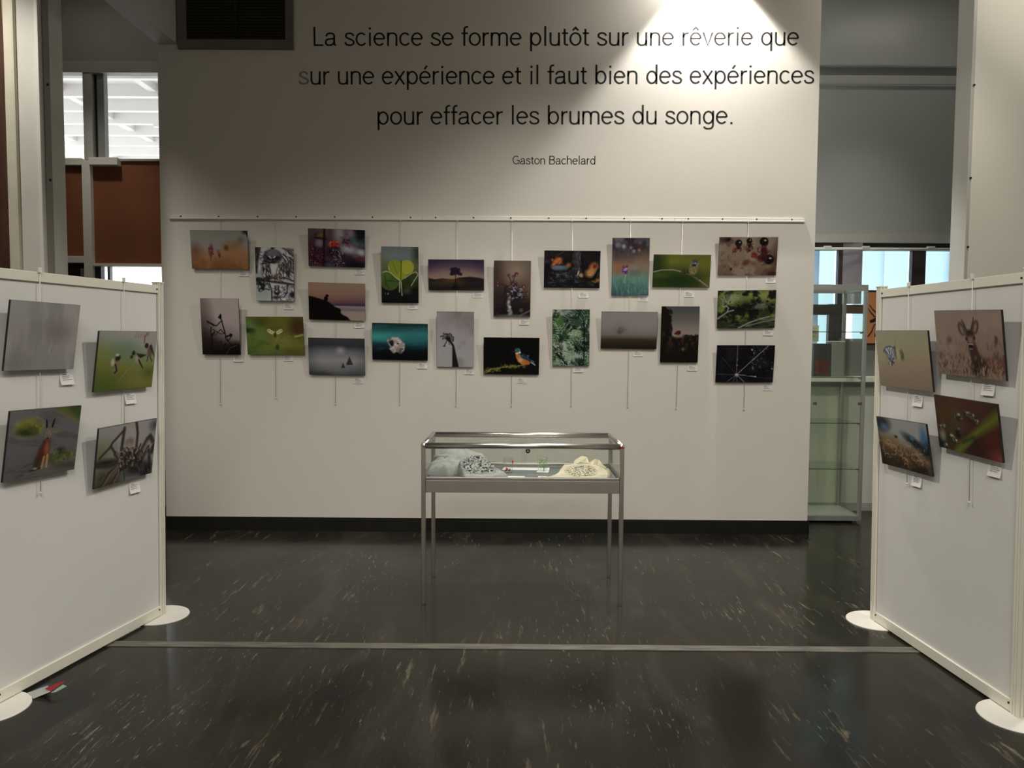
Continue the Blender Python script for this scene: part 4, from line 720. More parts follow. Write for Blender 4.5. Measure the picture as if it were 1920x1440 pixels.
def p_hare(p):
    p.vg([(0, '4c4a4d'), (.5, '4b494c'), (1, '474543')], (p.fbm(2, 4)-.5)*.2); p.noise('3b393b', 2, 10, .5, .65, .6, rot=.12); p.ell(.05, .1, .3, .2, '57575a', .9, 0, .4)
    p.noise('65631f', 7, 5, .3, .5, 1, mask=p.em(.27, .26, .19, .13, .35)); p.noise('7b7a3a', 10, 8, .5, .62, .7, mask=p.em(.27, .22, .17, .10, .4)); p.ell(.24, .33, .12, .05, '222a10', .5, .1); p.noise('2c3a14', 9, 7, .5, .6, .8, mask=p.em(.3, .3, .16, .09, .5)); p.poly([(.6, 0), (1, 0), (1, .26), (.85, .17), (.68, .08)], '42491f', 5); p.poly([(.78, 0), (1, 0), (1, .22)], '2a3a1c', 5); p.line([(.66, .06), (.84, .17), (1, .28)], .03, '565033', .9, .7)
    p.ell(.76, .74, .18, .07, '3a3f20', .5, -.1); p.ell(.74, .66, .07, .05, '1d2e14', .5); p.marks(70, (.62, .66, .98, .82), .008, .05, '5d5836', .2, 1.2, .7); p.marks(40, (.6, .7, .9, .85), .008, .05, '2a3418', .2, 1.2, .7); p.ell(.65, .36, .09, .02, '5a5a30', .6, 0, .7); p.ell(.9, .9, .2, .05, '35352a', .7); p.marks(26, (0, .8, .4, .98), .008, .14, '343235', -.1, .1, .7)
    p.poly([(.5, .46), (.58, .44), (.59, .6), (.57, .72), (.53, .8), (.42, .85), (.4, .78), (.43, .6)], '3a1e13', 3); p.ell(.545, .60, .035, .10, '6e3a1e', .5); p.line([(.52, .72), (.50, .88)], .020, '7f6238', .4); p.line([(.565, .7), (.565, .87)], .020, '84663c', .4); p.ell(.43, .8, .05, .09, '2d221c', .4); p.ell(.42, .88, .07, .02, '3b3632', .4); p.line([(.34, .9), (.48, .88)], .010, '161413'); p.ell(.41, .875, .03, .015, '6e685e', .4)
    p.ell(.545, .40, .038, .07, '75655a', .25); p.ell(.54, .45, .02, .02, '15100e', .4); p.marks(26, (.51, .34, .58, .47), .006, .03, '4d3a2e', 1.5, .6, .8)
    for x0, x1, x2 in ((.53, .512, .505), (.57, .592, .605)): p.line([(x0, .35), (x1, .26)], .014, '5d5048'); p.line([(x1, .28), (x2, .20), (x2+(x2-x1)*1.2, .165)], [.018, .016, .008], '141013')
def p_spider(p):
    p.vg([(0, '70706f'), (.5, '6c6d69'), (1, '5f6467')]); p.ell(.6, .2, .2, .2, '7b7573', .8); p.ell(.05, .45, .2, .2, '54563f', .8); p.ell(.97, .12, .08, .08, '34363c', .8); p.ell(.15, .95, .3, .22, '26241a', .5); p.noise('4d4f36', 5, 5, .5, .62, .6, mask=p.em(.15, .85, .25, .15, .5)); p.ell(.2, .62, .28, .07, '1a1712', .6, .1)
    K = '2b2322'
    for pts, w in (([(.42, .08), (.40, .45), (.42, .6)], .035), ([(.42, .1), (.24, .28), (.2, .36)], .022), ([(.62, .0), (.66, .2), (.66, .5)], .03), ([(.05, .5), (.22, .34), (.3, .48), (.42, .6)], .022), ([(.3, .48), (.42, .62)], .04), ([(.72, .6), (.85, .35), (.9, .3), (.98, .45), (.95, .6)], .045), ([(.78, .7), (.88, .5), (.93, .75), (.94, .95)], .04), ([(.36, .72), (.22, .80), (.12, 1)], .035), ([(.42, .75), (.34, .9), (.3, 1)], .04), ([(.46, .7), (.5, 1)], .012), ([(.4, .6), (.2, .66), (0, .62)], .03)): p.line(pts, w, K, .5)
    for pts, w in (([(.36, .72), (.24, .82), (.14, 1)], .014), ([(.42, .75), (.35, .92), (.31, 1)], .014), ([(.74, .6), (.86, .38)], .016), ([(.32, .48), (.4, .58)], .014)): p.line(pts, w, '6a5248', .7, .8)
    p.ell(.57, .62, .17, .15, '1c1716', .35); p.ell(.7, .82, .2, .14, '201e1c', .5); p.ell(.88, .9, .12, .12, '0e0f14', .5); p.ell(.53, .33, .07, .07, '5c4c3e', .5); p.ell(.52, .42, .04, .09, '756458', .5); p.marks(110, (.36, .45, .76, .78), .010, .035, '877565', 1.2, 1.5, .7); p.marks(110, (.4, .4, .78, .85), .012, .035, '0d0a0a', 1.2, 1.5, .8); p.dots(12, (.42, .45, .7, .62), .012, 'b2aaa0', .7); p.marks(40, (.7, .55, .98, .95), .010, .08, '4f4a46', 1.4, .4, .6); p.line([(.85, .55), (1, .42)], .004, 'a5a8a6', .5, .7)
def p_roe(p):
    p.vg([(0, '72665a'), (.4, '736257'), (.6, '6e5b50'), (1, '65564b')]); p.noise('7f6d60', 4, 3, .5, .7, .6); p.noise('5a4a41', 8, 4, .55, .68, .5, mask=np.clip((p.v-.3)*3, 0, 1)); p.marks(60, (.02, .3, .98, .75), .010, .06, '574539', 1.6, .3, .5); p.marks(16, (.78, .3, 1, .7), .014, .09, '3f2f26', 1.6, .2, .7); p.ell(.22, .45, .04, .05, '4f3d31', .6, 0, .8)
    p.poly([(.56, .70), (.75, .70), (1, .72), (1, .92), (.6, .95)], '4a2f24', 6); p.ell(.9, .76, .14, .06, '5c3a30', .7); p.poly([(.5, .45), (.6, .45), (.66, .65), (.78, .8), (.72, .98), (.56, .95), (.52, .7)], '33211a', 3); p.ell(.6, .85, .07, .1, '20130e', .6)
    p.ell(.42, .28, .045, .11, '3a2b23', .2, -.45); p.ell(.425, .29, .022, .08, '6c5a4c', .5, -.45); p.ell(.63, .25, .042, .11, '3a2b23', .2, .35); p.ell(.625, .26, .02, .08, '6c5a4c', .5, .35); p.line([(.49, .3), (.46, .2), (.43, .13)], [.024, .018, .006], '3b2c24', .4); p.line([(.57, .28), (.60, .17), (.61, .1)], [.024, .018, .006], '3b2c24', .4); p.line([(.44, .2), (.43, .16)], .008, '5c4c40')
    p.poly([(.47, .31), (.60, .31), (.62, .42), (.57, .52), (.56, .58), (.52, .58), (.51, .52), (.47, .42)], '4b382d', 2); p.ell(.54, .34, .05, .05, '241a16', .4); p.ell(.545, .45, .03, .07, '6d6560', .6, 0, .7); p.ell(.485, .425, .014, .022, '120c0a', .3); p.ell(.60, .41, .014, .022, '120c0a', .3); p.ell(.542, .525, .035, .035, '0f0b0a', .25); p.line([(.505, .515), (.52, .50), (.565, .50), (.58, .51)], .006, '928d88', .6); p.line([(.525, .575), (.56, .575)], .007, '6d6560', .5)
    p.marks(130, (.02, .72, .98, 1), .007, .06, '8a7767', -1.2, .7, .6); p.marks(110, (.02, .68, .6, .98), .008, .045, '2e221b', -1.4, .6, .7); p.marks(40, (.6, .85, .98, 1), .008, .06, '7f6a57', -1.4, .6, .8); p.line([(.70, .84), (.70, .95)], .012, '8a7a68', .5)
def p_butterfly(p):
    p.vg([(0, '7c7c68'), (.35, '807860'), (.6, '7c6e5a'), (1, '6c6052')]); p.noise('85806c', 2, 2, .5, .7, .4); p.line([(.51, .85), (.5, 1)], .02, '6b6450', .9, .6)
    p.line([(.38, .27), (.39, .2), (.43, .13)], .006, '5f6650', .6, .8); p.ell(.37, .30, .016, .03, '20292e', .3); p.line([(.37, .3), (.38, .42), (.38, .5)], [.02, .016, .006], '3c4038', .5)
    w = [(.14, .36), (.19, .30), (.28, .28), (.36, .30), (.36, .36), (.34, .44), (.32, .50), (.24, .50), (.21, .44), (.16, .40)]; p.poly(w, '8a9296', 1)
    for a in (((.14, .36), (.19, .30), (.28, .275), (.36, .31)), ((.14, .37), (.2, .43), (.24, .5)), ((.17, .33), (.25, .46)), ((.22, .29), (.25, .36), (.27, .48)), ((.28, .28), (.26, .4)), ((.36, .33), (.3, .44), (.29, .52)), ((.34, .31), (.3, .36), (.28, .46)), ((.36, .38), (.33, .5)), ((.15, .35), (.23, .42))): p.line(list(a), .008, '252f38', .4)
    p.poly([(.23, .48), (.33, .48), (.31, .58), (.25, .56)], '37444e', 1); p.marks(14, (.23, .48, .33, .58), .008, .02, '9aa2a4', 1, 1.5, .8); p.line([(.24, .55), (.22, .6)], .008, '3a3a36'); p.line([(.28, .55), (.29, .61)], .013, '20262c'); p.line([(.31, .54), (.33, .57)], .013, '20262c')
    p.ell(.5, .42, .035, .09, '3c4028', .35, -.25); p.marks(20, (.46, .34, .54, .5), .007, .03, '69704a', 1.4, .5, .8); p.ell(.43, .4, .03, .09, '939480', .8, 0, .5)
def p_buds(p):
    p.fill('33201a'); p.ell(.15, .4, .22, .5, '3e2b14', .8); p.ell(.38, .4, .1, .4, '453616', .9); p.ell(.62, .05, .2, .3, '42241a', .8); p.ell(.85, .7, .25, .3, '401a14', .8); p.ell(.98, .95, .12, .12, '683026', .8); p.ell(.6, .75, .12, .3, '281510', .8); p.line([(.3, 1), (.6, .62), (1, .22)], [.06, .06, .10], '4f5614', .9); p.line([(.35, .98), (.55, .72)], .05, '4c5c1a', .9, .8); p.line([(.6, .66), (.42, .8)], .03, '1f2a10', .8, .8)
    p.ell(.05, .9, .08, .12, '17151a', .6); p.ell(.09, .75, .05, .10, '686650', .6); 
    for x, y, r in ((.38, .35, .06), (.53, .28, .05), (.62, .3, .045), (.68, .38, .035), (.35, .62, .06), (.06, .6, .035), (.13, .57, .03), (.22, .78, .07), (.3, .83, .05), (.12, .96, .05)): p.ell(x, y, r, r*1.15, '22251a', .4); p.marks(9, (x-r, y-r, x+r, y+r), .008, .035, '7a7d68', -1, 1.4, .7); p.ell(x+r*.3, y-r*.9, r*.35, r*.4, 'a39c8a', .6, 0, .8)
    p.ell(.45, .5, .1, .08, '40291e', .8); p.ell(.35, .67, .05, .08, '181312', .5)
def p_grass(p):
    p.vg([(0, '7d7f7c'), (.3, '7c7f7c'), (.45, '6c6658'), (.6, '5c4630'), (1, '1d170f')], (p.u-.5)*-.32+(p.fbm(5, 3)-.5)*.08); p.ell(.1, .12, .17, .16, '20212c', .5); p.ell(.16, .19, .07, .06, '3e5a74', .7); p.ell(.75, .42, .22, .09, '141a26', .5, .35); p.ell(.97, .5, .12, .2, '10171f', .5); p.ell(.93, .25, .06, .16, '34587a', .8); p.ell(.7, .33, .04, .04, '38587c', .7); p.ell(.38, .36, .03, .03, '22272d', .5)
    m = np.clip((p.v-(.32+.28*p.u))*6, 0, 1); p.noise('6e563c', 7, 5, .45, .6, .9, mask=m); p.noise('2d1f14', 6, 5, .5, .62, .9, mask=m*np.clip(p.v*1.4, 0, 1)); p.put(np.clip((p.v-.75)*3, 0, 1)*np.clip(p.u*2-.4, 0, 1), '14130d', .8)
    for cx, cy, r in ((.3, .6, .07), (.42, .68, .06), (.2, .5, .06), (.6, .62, .08), (.72, .7, .08), (.85, .66, .07), (.5, .8, .05), (.62, .46, .05), (.28, .7, .06), (.15, .8, .06), (.8, .78, .06), (.52, .9, .04)):
        a0 = p.rng.rand()*6; p.line([(cx+math.cos(a0+t)*r, cy+math.sin(a0+t)*r*.8) for t in np.linspace(0, 4.2, 9)], .008, '9a8163', .6, .8)
    p.marks(150, (.05, .45, .95, .9), .006, .06, '8a7050', -1.2, .8, .6); p.marks(90, (.05, .6, .95, 1), .007, .08, '261a10', -1.2, .6, .7)

PRINT_M = {}
def print_mat():
    if 'p' in PRINT_M: return PRINT_M['p']
    m = bpy.data.materials.new('photo_print_surface'); m.use_nodes = True; nt = m.node_tree; b = nt.nodes['Principled BSDF']
    a = nt.nodes.new('ShaderNodeVertexColor'); a.layer_name = 'picture'; nt.links.new(a.outputs[0], b.inputs['Base Color'])
    b.inputs['Roughness'].default_value = 0.5; b.inputs['Specular IOR Level'].default_value = 0.12
    PRINT_M['p'] = m; return m
def lin(a): return np.where(a <= 0.04045, a/12.92, ((a+0.055)/1.055)**2.4)

def photo_print(frame, t, z, w, h, rot, fn, wall, label, seed, group, res=250, sub=None, edge=None):
    """picture board hung from its wire, leaning out at the top; local x right, y into the wall, z up"""
    tilt = 0.041/h
    mw = frame @ Matrix.Translation((t, -0.0445, z)) @ Matrix.Rotation(-rot, 4, 'Y') @ Matrix.Rotation(tilt, 4, 'X') @ Matrix.Translation((0, 0, -h/2))
    root = empty('photo_print', mw=mw, label=label, cat='photo', group=group)
    mk('board', boxes([(-w/2, w/2, 0, 0.010, 0, h)], 0.0006), edge or PRINT_EDGE, root)
    nx, nz = int(w*res), int(h*res); P = Pic(nx, nz, seed); fn(P); im = lin(np.clip(P.out(), 0, 1))
    gain = 0.50/lin(np.array(wall/255.0)); im = im*0.90+im.mean(-1, keepdims=True)*0.10; im = np.clip(im*gain, 0.002, 0.9)
    xs = np.linspace(-w/2+0.0008, w/2-0.0008, nx); zs = np.linspace(h-0.0008, 0.0008, nz)
    co = np.zeros((nz, nx, 3)); co[..., 0] = xs[None]; co[..., 1] = -0.0004; co[..., 2] = zs[:, None]
    i, j = np.meshgrid(np.arange(nx-1), np.arange(nz-1)); a = (j*nx+i).ravel()
    q = np.stack([a, a+nx, a+nx+1, a+1], 1)
    me = bpy.data.meshes.new('photo_face'); me.vertices.add(nx*nz); me.vertices.foreach_set('co', co.ravel())
    me.loops.add(q.size); me.loops.foreach_set('vertex_index', q.ravel().astype(np.int32)); me.polygons.add(len(q)); me.polygons.foreach_set('loop_start', (np.arange(len(q))*4).astype(np.int32)); me.update()
    ca = me.color_attributes.new('picture', 'FLOAT_COLOR', 'POINT'); rgba = np.ones((nx*nz, 4)); rgba[:, :3] = im.reshape(-1, 3); ca.data.foreach_set('color', rgba.ravel())
    me.materials.append(print_mat()); o = bpy.data.objects.new('photo_face', me); COL.objects.link(o); o.parent = root
    bm = bmesh.new(); box(bm, -0.012, 0.012, 0.010, 0.032, h-0.05, h-0.02); mk('hook', bm, STEEL, root)
    return root
def caption(frame, t, z, label, w=0.082, h=0.046, rot=0.0, curl=0.004, cat='caption card'):
    root = empty('caption_card', mw=frame @ Matrix.Translation((t, 0, z)) @ Matrix.Rotation(rot, 4, 'Y'), label=label, cat=cat)
    bm = bmesh.new(); n = 4
    prof = [(-h/2 + h*k/n, -0.0015 - curl*(1-k/n)**2) for k in range(n+1)]
    A = [[bm.verts.new((x, y, zz)) for zz, y in prof] for x in (-w/2, w/2)]; B = [[bm.verts.new((x, y+0.0008, zz)) for zz, y in prof] for x in (-w/2, w/2)]
    for k in range(n):
        bm.faces.new((A[0][k], A[1][k], A[1][k+1], A[0][k+1])); bm.faces.new((B[0][k], B[0][k+1], B[1][k+1], B[1][k]))
        for s in (0, 1): bm.faces.new((A[s][k], A[s][k+1], B[s][k+1], B[s][k]))
    bm.faces.new((A[0][0], B[0][0], B[1][0], A[1][0])); bm.faces.new((A[0][n], A[1][n], B[1][n], B[0][n]))
    mk('card', bm, PAPER, root)
    r = random.Random(int(abs(t*977+z*331))); bm = bmesh.new(); zz = h/2-0.008
    box(bm, -w*0.32, -w*0.02, -0.0030, -0.0024, zz-0.0022, zz+0.0022)
    for k in range(3):
        zz -= 0.0085; y = -0.0024 - curl*(1-(zz+h/2)/h)**2
        box(bm, -w*0.36, w*r.uniform(0.15, 0.4), y-0.0005, y, zz-0.0013, zz+0.0013)
    mk('printed_text', bm, INK, root)
    return root
def wire(frame, t0, t1, z0, z1, label, off=0.010, r=0.0021, top=True, group='hanging wires of the picture rail'):
    root = empty('hanging_wire', mw=frame @ Matrix.Translation((t0, 0, z0)), label=label, cat='wire', group=group)
    bm = bmesh.new(); cyl(bm, (0, -off, 0.0), (t1-t0, -off, z1-z0), r, 8); mk('strand', bm, STEEL, root)
    bm = bmesh.new(); box(bm, -0.008, 0.008, -off-0.005, -off+0.004, -0.006, 0.018, 0.002); mk('clip', bm, WHITE, root)
    bm = bmesh.new(); cyl(bm, (t1-t0, -off, z1-z0-0.008), (t1-t0, -off, z1-z0), 0.0055, 8); mk('stopper', bm, WHITE, root)
    return root
FW = Matrix.Translation((0, WY, 0))
G = 'photo prints on the main wall'
WP = [
 (-2.454,2.357,0.473,0.316,-0.0101,p_orchid,118,'hazy brown photo print of a purple orchid, upper left end of the wall','the orchid print'),
 (-1.999,2.157,0.316,0.439,-0.0165,p_owl,122,'tall black and white photo print of an owl on a branch','the owl print'),
 (-2.456,1.723,0.318,0.467,-0.0039,p_mantis,124,'tall dusky photo print with the silhouette of a mantis','the mantis print'),
 (-2.001,1.650,0.475,0.316,0.0031,p_moth,128,'green photo print of a small clear-winged insect seen head on','the clear-winged insect print'),
 (-1.485,2.376,0.468,0.307,-0.0268,p_redflower,128,'dark purple photo print with one red flower head','the red flower print'),
 (-1.486,1.935,0.468,0.307,-0.0223,p_sunset,134,'pink sunset photo print with a bird on a black rock','the sunset bird print'),
 (-1.490,1.479,0.467,0.310,-0.0143,p_mist,138,'grey misty photo print with two small conifers','the misty conifers print'),
 (-0.962,2.158,0.306,0.461,-0.0078,p_clover,138,'tall photo print of a bright green clover leaf','the clover print'),
 (-0.963,1.606,0.461,0.307,-0.0149,p_underwater,142,'teal photo print of a pale lump drifting under water','the teal underwater print'),
 (-0.496,2.160,0.460,0.253,-0.0016,p_tree,145,'low wide photo print of a lone tree under a violet dusk sky','the lone tree print'),
 (-0.503,1.628,0.306,0.461,-0.0096,p_seed,148,'tall pale grey photo print of a black seed head on a thick stem','the seed head print'),
 (-0.033,2.049,0.305,0.460,-0.0065,p_berries,150,'tall dark brown photo print of a lichen stem with red beads','the red beads print'),
 (-0.036,1.493,0.462,0.309,-0.0062,p_kingfisher,152,'black photo print of an orange and blue kingfisher on a twig','the kingfisher print'),
 (0.461,2.212,0.462,0.305,-0.0031,p_bark,160,'dark photo print of tangled bark with orange leaves and a blue shape','the tangled bark print'),
 (0.458,1.648,0.307,0.468,0.0090,p_leaves,158,'tall photo print crowded with green and black leaflets','the leaflets print'),
 (0.943,2.235,0.306,0.471,0.0035,p_bokeh,168,'tall blurred photo print, violet above and turquoise below','the violet and turquoise print'),
 (0.939,1.712,0.465,0.309,-0.0050,p_fog,165,'grey photo print of a bare tree in fog over a brown field','the foggy tree print'),
 (1.359,1.680,0.313,0.465,0.0015,p_dusk,168,'tall dusk photo print with dark trees and a small red shape','the dusk trees print'),
 (1.365,2.202,0.471,0.269,-0.0037,p_tit,170,'green photo print of a small crested bird on a bent twig','the crested bird print'),
 (1.908,2.326,0.480,0.313,0.0066,p_ants,172,'sandy photo print of red and black ants, top right of the wall','the ants print'),
 (1.906,1.892,0.478,0.312,0.0194,p_branch,170,'green photo print of bare branches among foliage','the branches print'),
 (1.905,1.440,0.478,0.312,0.0046,p_web,168,'black photo print of white web threads meeting at a point','the web print'),
]
CARDS = [(-2.271,2.166),(-1.9,1.894),(-2.326,1.455),(-1.905,1.462),(-1.301,2.185),(-1.308,1.742),(-1.319,1.277),(-0.862,1.9),(-0.782,1.406),(-0.319,2.0),(-0.388,1.359),(0.069,1.776),(0.05,1.286),(0.561,2.005),(0.523,1.383),(1.058,1.977),(1.021,1.52),(1.478,1.402),(1.439,2.015),(2.114,2.137),(2.103,1.7),(2.105,1.24)]
for i, (t, z, w, h, rot, fn, wall, lab, short) in enumerate(WP):
    photo_print(FW, t, z, w, h, rot, fn, wall, lab, 11+i, G)
    cx, cz = CARDS[i]; caption(FW, cx, cz, 'small white caption card on the wall under '+short, curl=0.003+0.004*((i*7) % 3)/2)
WX = [(-2.460,-2.479,1.078,'the orchid and mantis prints'),(-2.004,-2.012,1.135,'the owl and clear-winged insect prints'),(-1.491,-1.511,1.084,'the red flower, sunset and misty prints'),(-0.961,-0.973,1.087,'the clover and teal underwater prints'),(-0.493,-0.498,1.077,'the lone tree and seed head prints'),(-0.038,-0.033,1.08,'the red beads and kingfisher prints'),(0.461,0.467,1.083,'the tangled bark and leaflets prints'),(0.945,0.941,1.077,'the violet and foggy tree prints'),(1.373,1.347,1.066,'the crested bird and dusk prints'),(1.914,1.914,1.061,'the ants, branches and web prints')]
for x0, x1, zb, s in WX: wire(FW, x0, x1, 2.612, zb, 'thin vertical picture wire that holds '+s)

# ============================================================ free-standing display panels
def display_panel(P0, r, length, label, lean=0.013, post_far=0.0, sgn=1):
    r = Vector((r[0], r[1], 0)).normalized(); n = r.cross(Vector((0, 0, 1)))
    F = Matrix(((r.x, -n.x, 0, P0[0]), (r.y, -n.y, 0, P0[1]), (0, 0, 1, 0), (0, 0, 0, 1))) @ Matrix.Rotation(lean, 4, 'X')
    a, b = (min(0, length), max(0, length))
    root = empty('exhibition_screen', mw=F, label=label, cat='display panel')
    Y = 0.0
    mk('sheet', boxes([(a+0.02, b-0.02, 0.006, 0.026, 0.04, 1.90)]), SHEET, root)
    mk('top_rail', boxes([(a+0.015, b-0.015, -0.004, 0.036, 1.878, 1.923)], 0.002), CREAM, root)
    mk('bottom_rail', boxes([(a+0.015, b-0.015, -0.004, 0.036, 0.012, 0.066)], 0.002), CREAM, root)
    for k, x in enumerate((0, length)):
        # fluted aluminium post: outline with two grooves on every face
        g = 0.021; f = [(-g, -g), (-0.011, -g), (-0.011, -g+0.006), (-0.005, -g+0.006), (-0.005, -g), (0.005, -g), (0.005, -g+0.006), (0.011, -g+0.006), (0.011, -g)]
        prof = []
        for q in range(4):
            c, s = round(math.cos(q*math.pi/2)), round(math.sin(q*math.pi/2)); prof += [(x+px*c-py*s, 0.014+px*s+py*c) for px, py in f]
        bm = bmesh.new(); prism(bm, prof, 0.008, 1.935); mk('post', bm, CREAM, root)
        mk('post_cap', boxes([(x-0.024, x+0.024, -0.010, 0.038, 1.935, 1.943)], 0.002), CREAM, root)
        bm = bmesh.new(); cyl(bm, (x, 0.014, 0.0), (x, 0.014, 0.008), 0.160, 48, 0.157); mk('foot_plate', bm, WHITE, root)
        s = 1 if x == a else -1
        for zz in (1.90, 0.050):
            bm = bmesh.new(); cyl(bm, (x+s*0.034, -0.004, zz), (x+s*0.034, -0.007, zz), 0.005, 8); mk('screw', bm, DARK, root)
    return F
L0, L1 = (-2.057, 4.407), (-2.269, 3.301)
R0, R1 = (2.092, 4.409), (2.178, 3.265)
FL = display_panel(L0, (L0[0]-L1[0], L0[1]-L1[1]), -1.165, 'white display panel on the left with four photo prints and round feet')
FR = display_panel(R0, (R1[0]-R0[0], R1[1]-R0[1]), 1.147, 'white display panel on the right with four photo prints and round feet')
WHT = mat('pale_print_edge', (0.012, 0.010, 0.012), 0.5)
GL = 'photo prints on the left display panel'; GR = 'photo prints on the right display panel'
for i, (t, z, w, h, rot, fn, wall, lab) in enumerate([
 (-0.893,1.628,0.404,0.311,-0.0120,p_haze,150,'hazy pale grey photo print on the left display panel'),
 (-0.338,1.504,0.449,0.312,0.0050,p_swallows,150,'green photo print of three small birds landing, left display panel'),
 (-0.902,1.142,0.416,0.317,-0.0200,p_hare,150,'photo print of a brown hare sitting on a grey road'),
 (-0.347,1.017,0.450,0.314,0.0200,p_spider,150,'photo print of a long-legged spider in close-up, left display panel')]):
    photo_print(FL, t, z, w, h, rot, fn, wall, lab, 51+i, GL, res=300)
for i, (t, z, w, h, rot, fn, wall, lab) in enumerate([
 (0.837,1.619,0.468,0.312,-0.0300,p_roe,155,'photo print of a roe deer raising its head in dry grass'),
 (0.315,1.533,0.483,0.311,-0.0120,p_butterfly,155,'pale beige photo print of a striped butterfly, right display panel'),
 (0.841,1.234,0.445,0.262,-0.0250,p_buds,155,'dark brown photo print of fuzzy buds and a green stem'),
 (0.335,1.081,0.459,0.269,0.0100,p_grass,155,'photo print of curled golden grass under a grey sky')]):
    photo_print(FR, t, z, w, h, rot, fn, wall, lab, 61+i, GR, res=300)
FLp = FL @ Matrix.Translation((0, 0.006, 0)); FRp = FR @ Matrix.Translation((0, 0.006, 0))
for t, z, s in ((-0.706, 1.424, 'the hazy grey print'), (-0.255, 1.296, 'the three birds print'), (-0.228, 0.802, 'the spider print')): caption(FLp, t, z, 'small white caption card on the left panel under '+s, 0.085, 0.058, curl=0.010)
for t, z, s in ((0.917, 1.414, 'the roe deer print'), (0.384, 1.319, 'the butterfly print'), (0.974, 1.052, 'the fuzzy buds print'), (0.391, 0.897, 'the golden grass print')): caption(FRp, t, z, 'small white caption card on the right panel under '+s, 0.085, 0.058, curl=0.009)
GP = 'hanging wires of the display panels'
wire(FL, -0.870, -0.888, 1.925, 0.906, 'thin wire on the left panel behind the hazy and hare prints', group=GP, off=0.007)
wire(FL, -0.309, -0.318, 1.925, 1.05, 'thin wire on the left panel behind the birds and spider prints', group=GP, off=0.007)
wire(FR, 0.294, 0.319, 1.925, 0.874, 'thin wire on the right panel behind the butterfly and grass prints', group=GP, off=0.007)
wire(FR, 0.802, 0.822, 1.925, 0.879, 'thin wire on the right panel behind the deer and buds prints', group=GP, off=0.007)

# ============================================================ glass display case in front of the wall
CX, CY = 0.046, 4.945
dc = empty('display_case', (CX, CY, 0), label='waist-high aluminium and glass table display case in front of the wall', cat='display case')
hw, hd = 0.619, 0.295
def leg(x, y):
    bm = bmesh.new(); box(bm, x-0.0135, x+0.0135, y-0.0135, y+0.0135, 0.006, 0.985, 0.004)
    box(bm, x-0.011, x+0.011, y-0.011, y+0.011, 0, 0.006); return bm
for sx in (-1, 1):
    for sy in (-1, 1): mk('leg', leg(sx*(hw-0.0135), sy*(hd-0.0135)), ALU, dc)
a, d = hw-0.028, hd-0.028
mk('apron', boxes([(-a, a, -hd, -hd+0.022, 0.692, 0.768), (-a, a, hd-0.022, hd, 0.692, 0.768), (-hw, -hw+0.022, -d, d, 0.692, 0.768), (hw-0.022, hw, -d, d, 0.692, 0.768)], 0.002), ALU_D, dc)
mk('lower_glazing_rail', boxes([(-a, a, -hd+0.001, -hd+0.02, 0.769, 0.788), (-a, a, hd-0.02, hd-0.001, 0.769, 0.788), (-hw+0.001, -hw+0.02, -d, d, 0.769, 0.788), (hw-0.02, hw-0.001, -d, d, 0.769, 0.788)], 0.004), ALU, dc)
mk('base_board', boxes([(-a, a, -d-0.005, d+0.005, 0.735, 0.762)]), mat('grey_felt_base', (0.13, 0.14, 0.14), 0.85, var=0.08, scale=20), dc)
bm = bmesh.new()
zt, rt = 0.978, 0.0185
for y in (-hd+0.016, hd-0.016): cyl(bm, (-hw+0.02, y, zt), (hw-0.02, y, zt), rt, 16)
for x in (-hw+0.016, hw-0.016): cyl(bm, (x, -hd+0.02, zt), (x, hd-0.02, zt), rt, 16)
mk('top_rail', bm, ALU, dc, fix=False)
for sx in (-1, 1):
    for sy in (-1, 1):
        bm = bmesh.new(); bmesh.ops.create_uvsphere(bm, u_segments=14, v_segments=10, radius=0.0205); bmesh.ops.translate(bm, verts=bm.verts[:], vec=(sx*(hw-0.017), sy*(hd-0.017), zt))
        for f in bm.faces: f.smooth = True
        mk('corner_cap', bm, ALU, dc)
bm = bmesh.new(); cyl(bm, (hw-0.014, -hd-0.006, 0.974), (hw-0.014, -hd+0.003, 0.974), 0.008, 14)
o = mk('sticker_dot', bm, mat('red_sticker', (0.30, 0.012, 0.015), 0.4), dc); o['label'] = 'dark red dot'
mk('top_pane', boxes([(-a, a, -d, d, 0.982, 0.988)]), GLASS, dc)
mk('front_pane', boxes([(-a, a, -hd+0.008, -hd+0.013, 0.788, 0.962)]), GLASS, dc)
for sx in (-1, 1): mk('side_pane', boxes([(sx*(hw-0.011)-0.0025, sx*(hw-0.011)+0.0025, -d, d, 0.788, 0.962)]), GLASS, dc)
mk('sliding_pane', boxes([(-a, 0.035, hd-0.020, hd-0.015, 0.775, 0.962)]), GLASS, dc)
mk('sliding_pane', boxes([(-0.005, a, hd-0.012, hd-0.007, 0.775, 0.962)]), GLASS, dc)
bm = bmesh.new(); cyl(bm, (0.041, hd-0.036, 0.871), (0.041, hd-0.020, 0.871), 0.016, 20); lk = mk('lock', bm, DARK, dc)
bm = bmesh.new(); cyl(bm, (0.041, hd-0.039, 0.871), (0.041, hd-0.036, 0.871), 0.005, 14); mk('key_cylinder', bm, ALU, lk)
mk('lock_sticker', boxes([(0.058, 0.086, hd-0.0225, hd-0.0205, 0.882, 0.902)], 0), PAPER, dc)

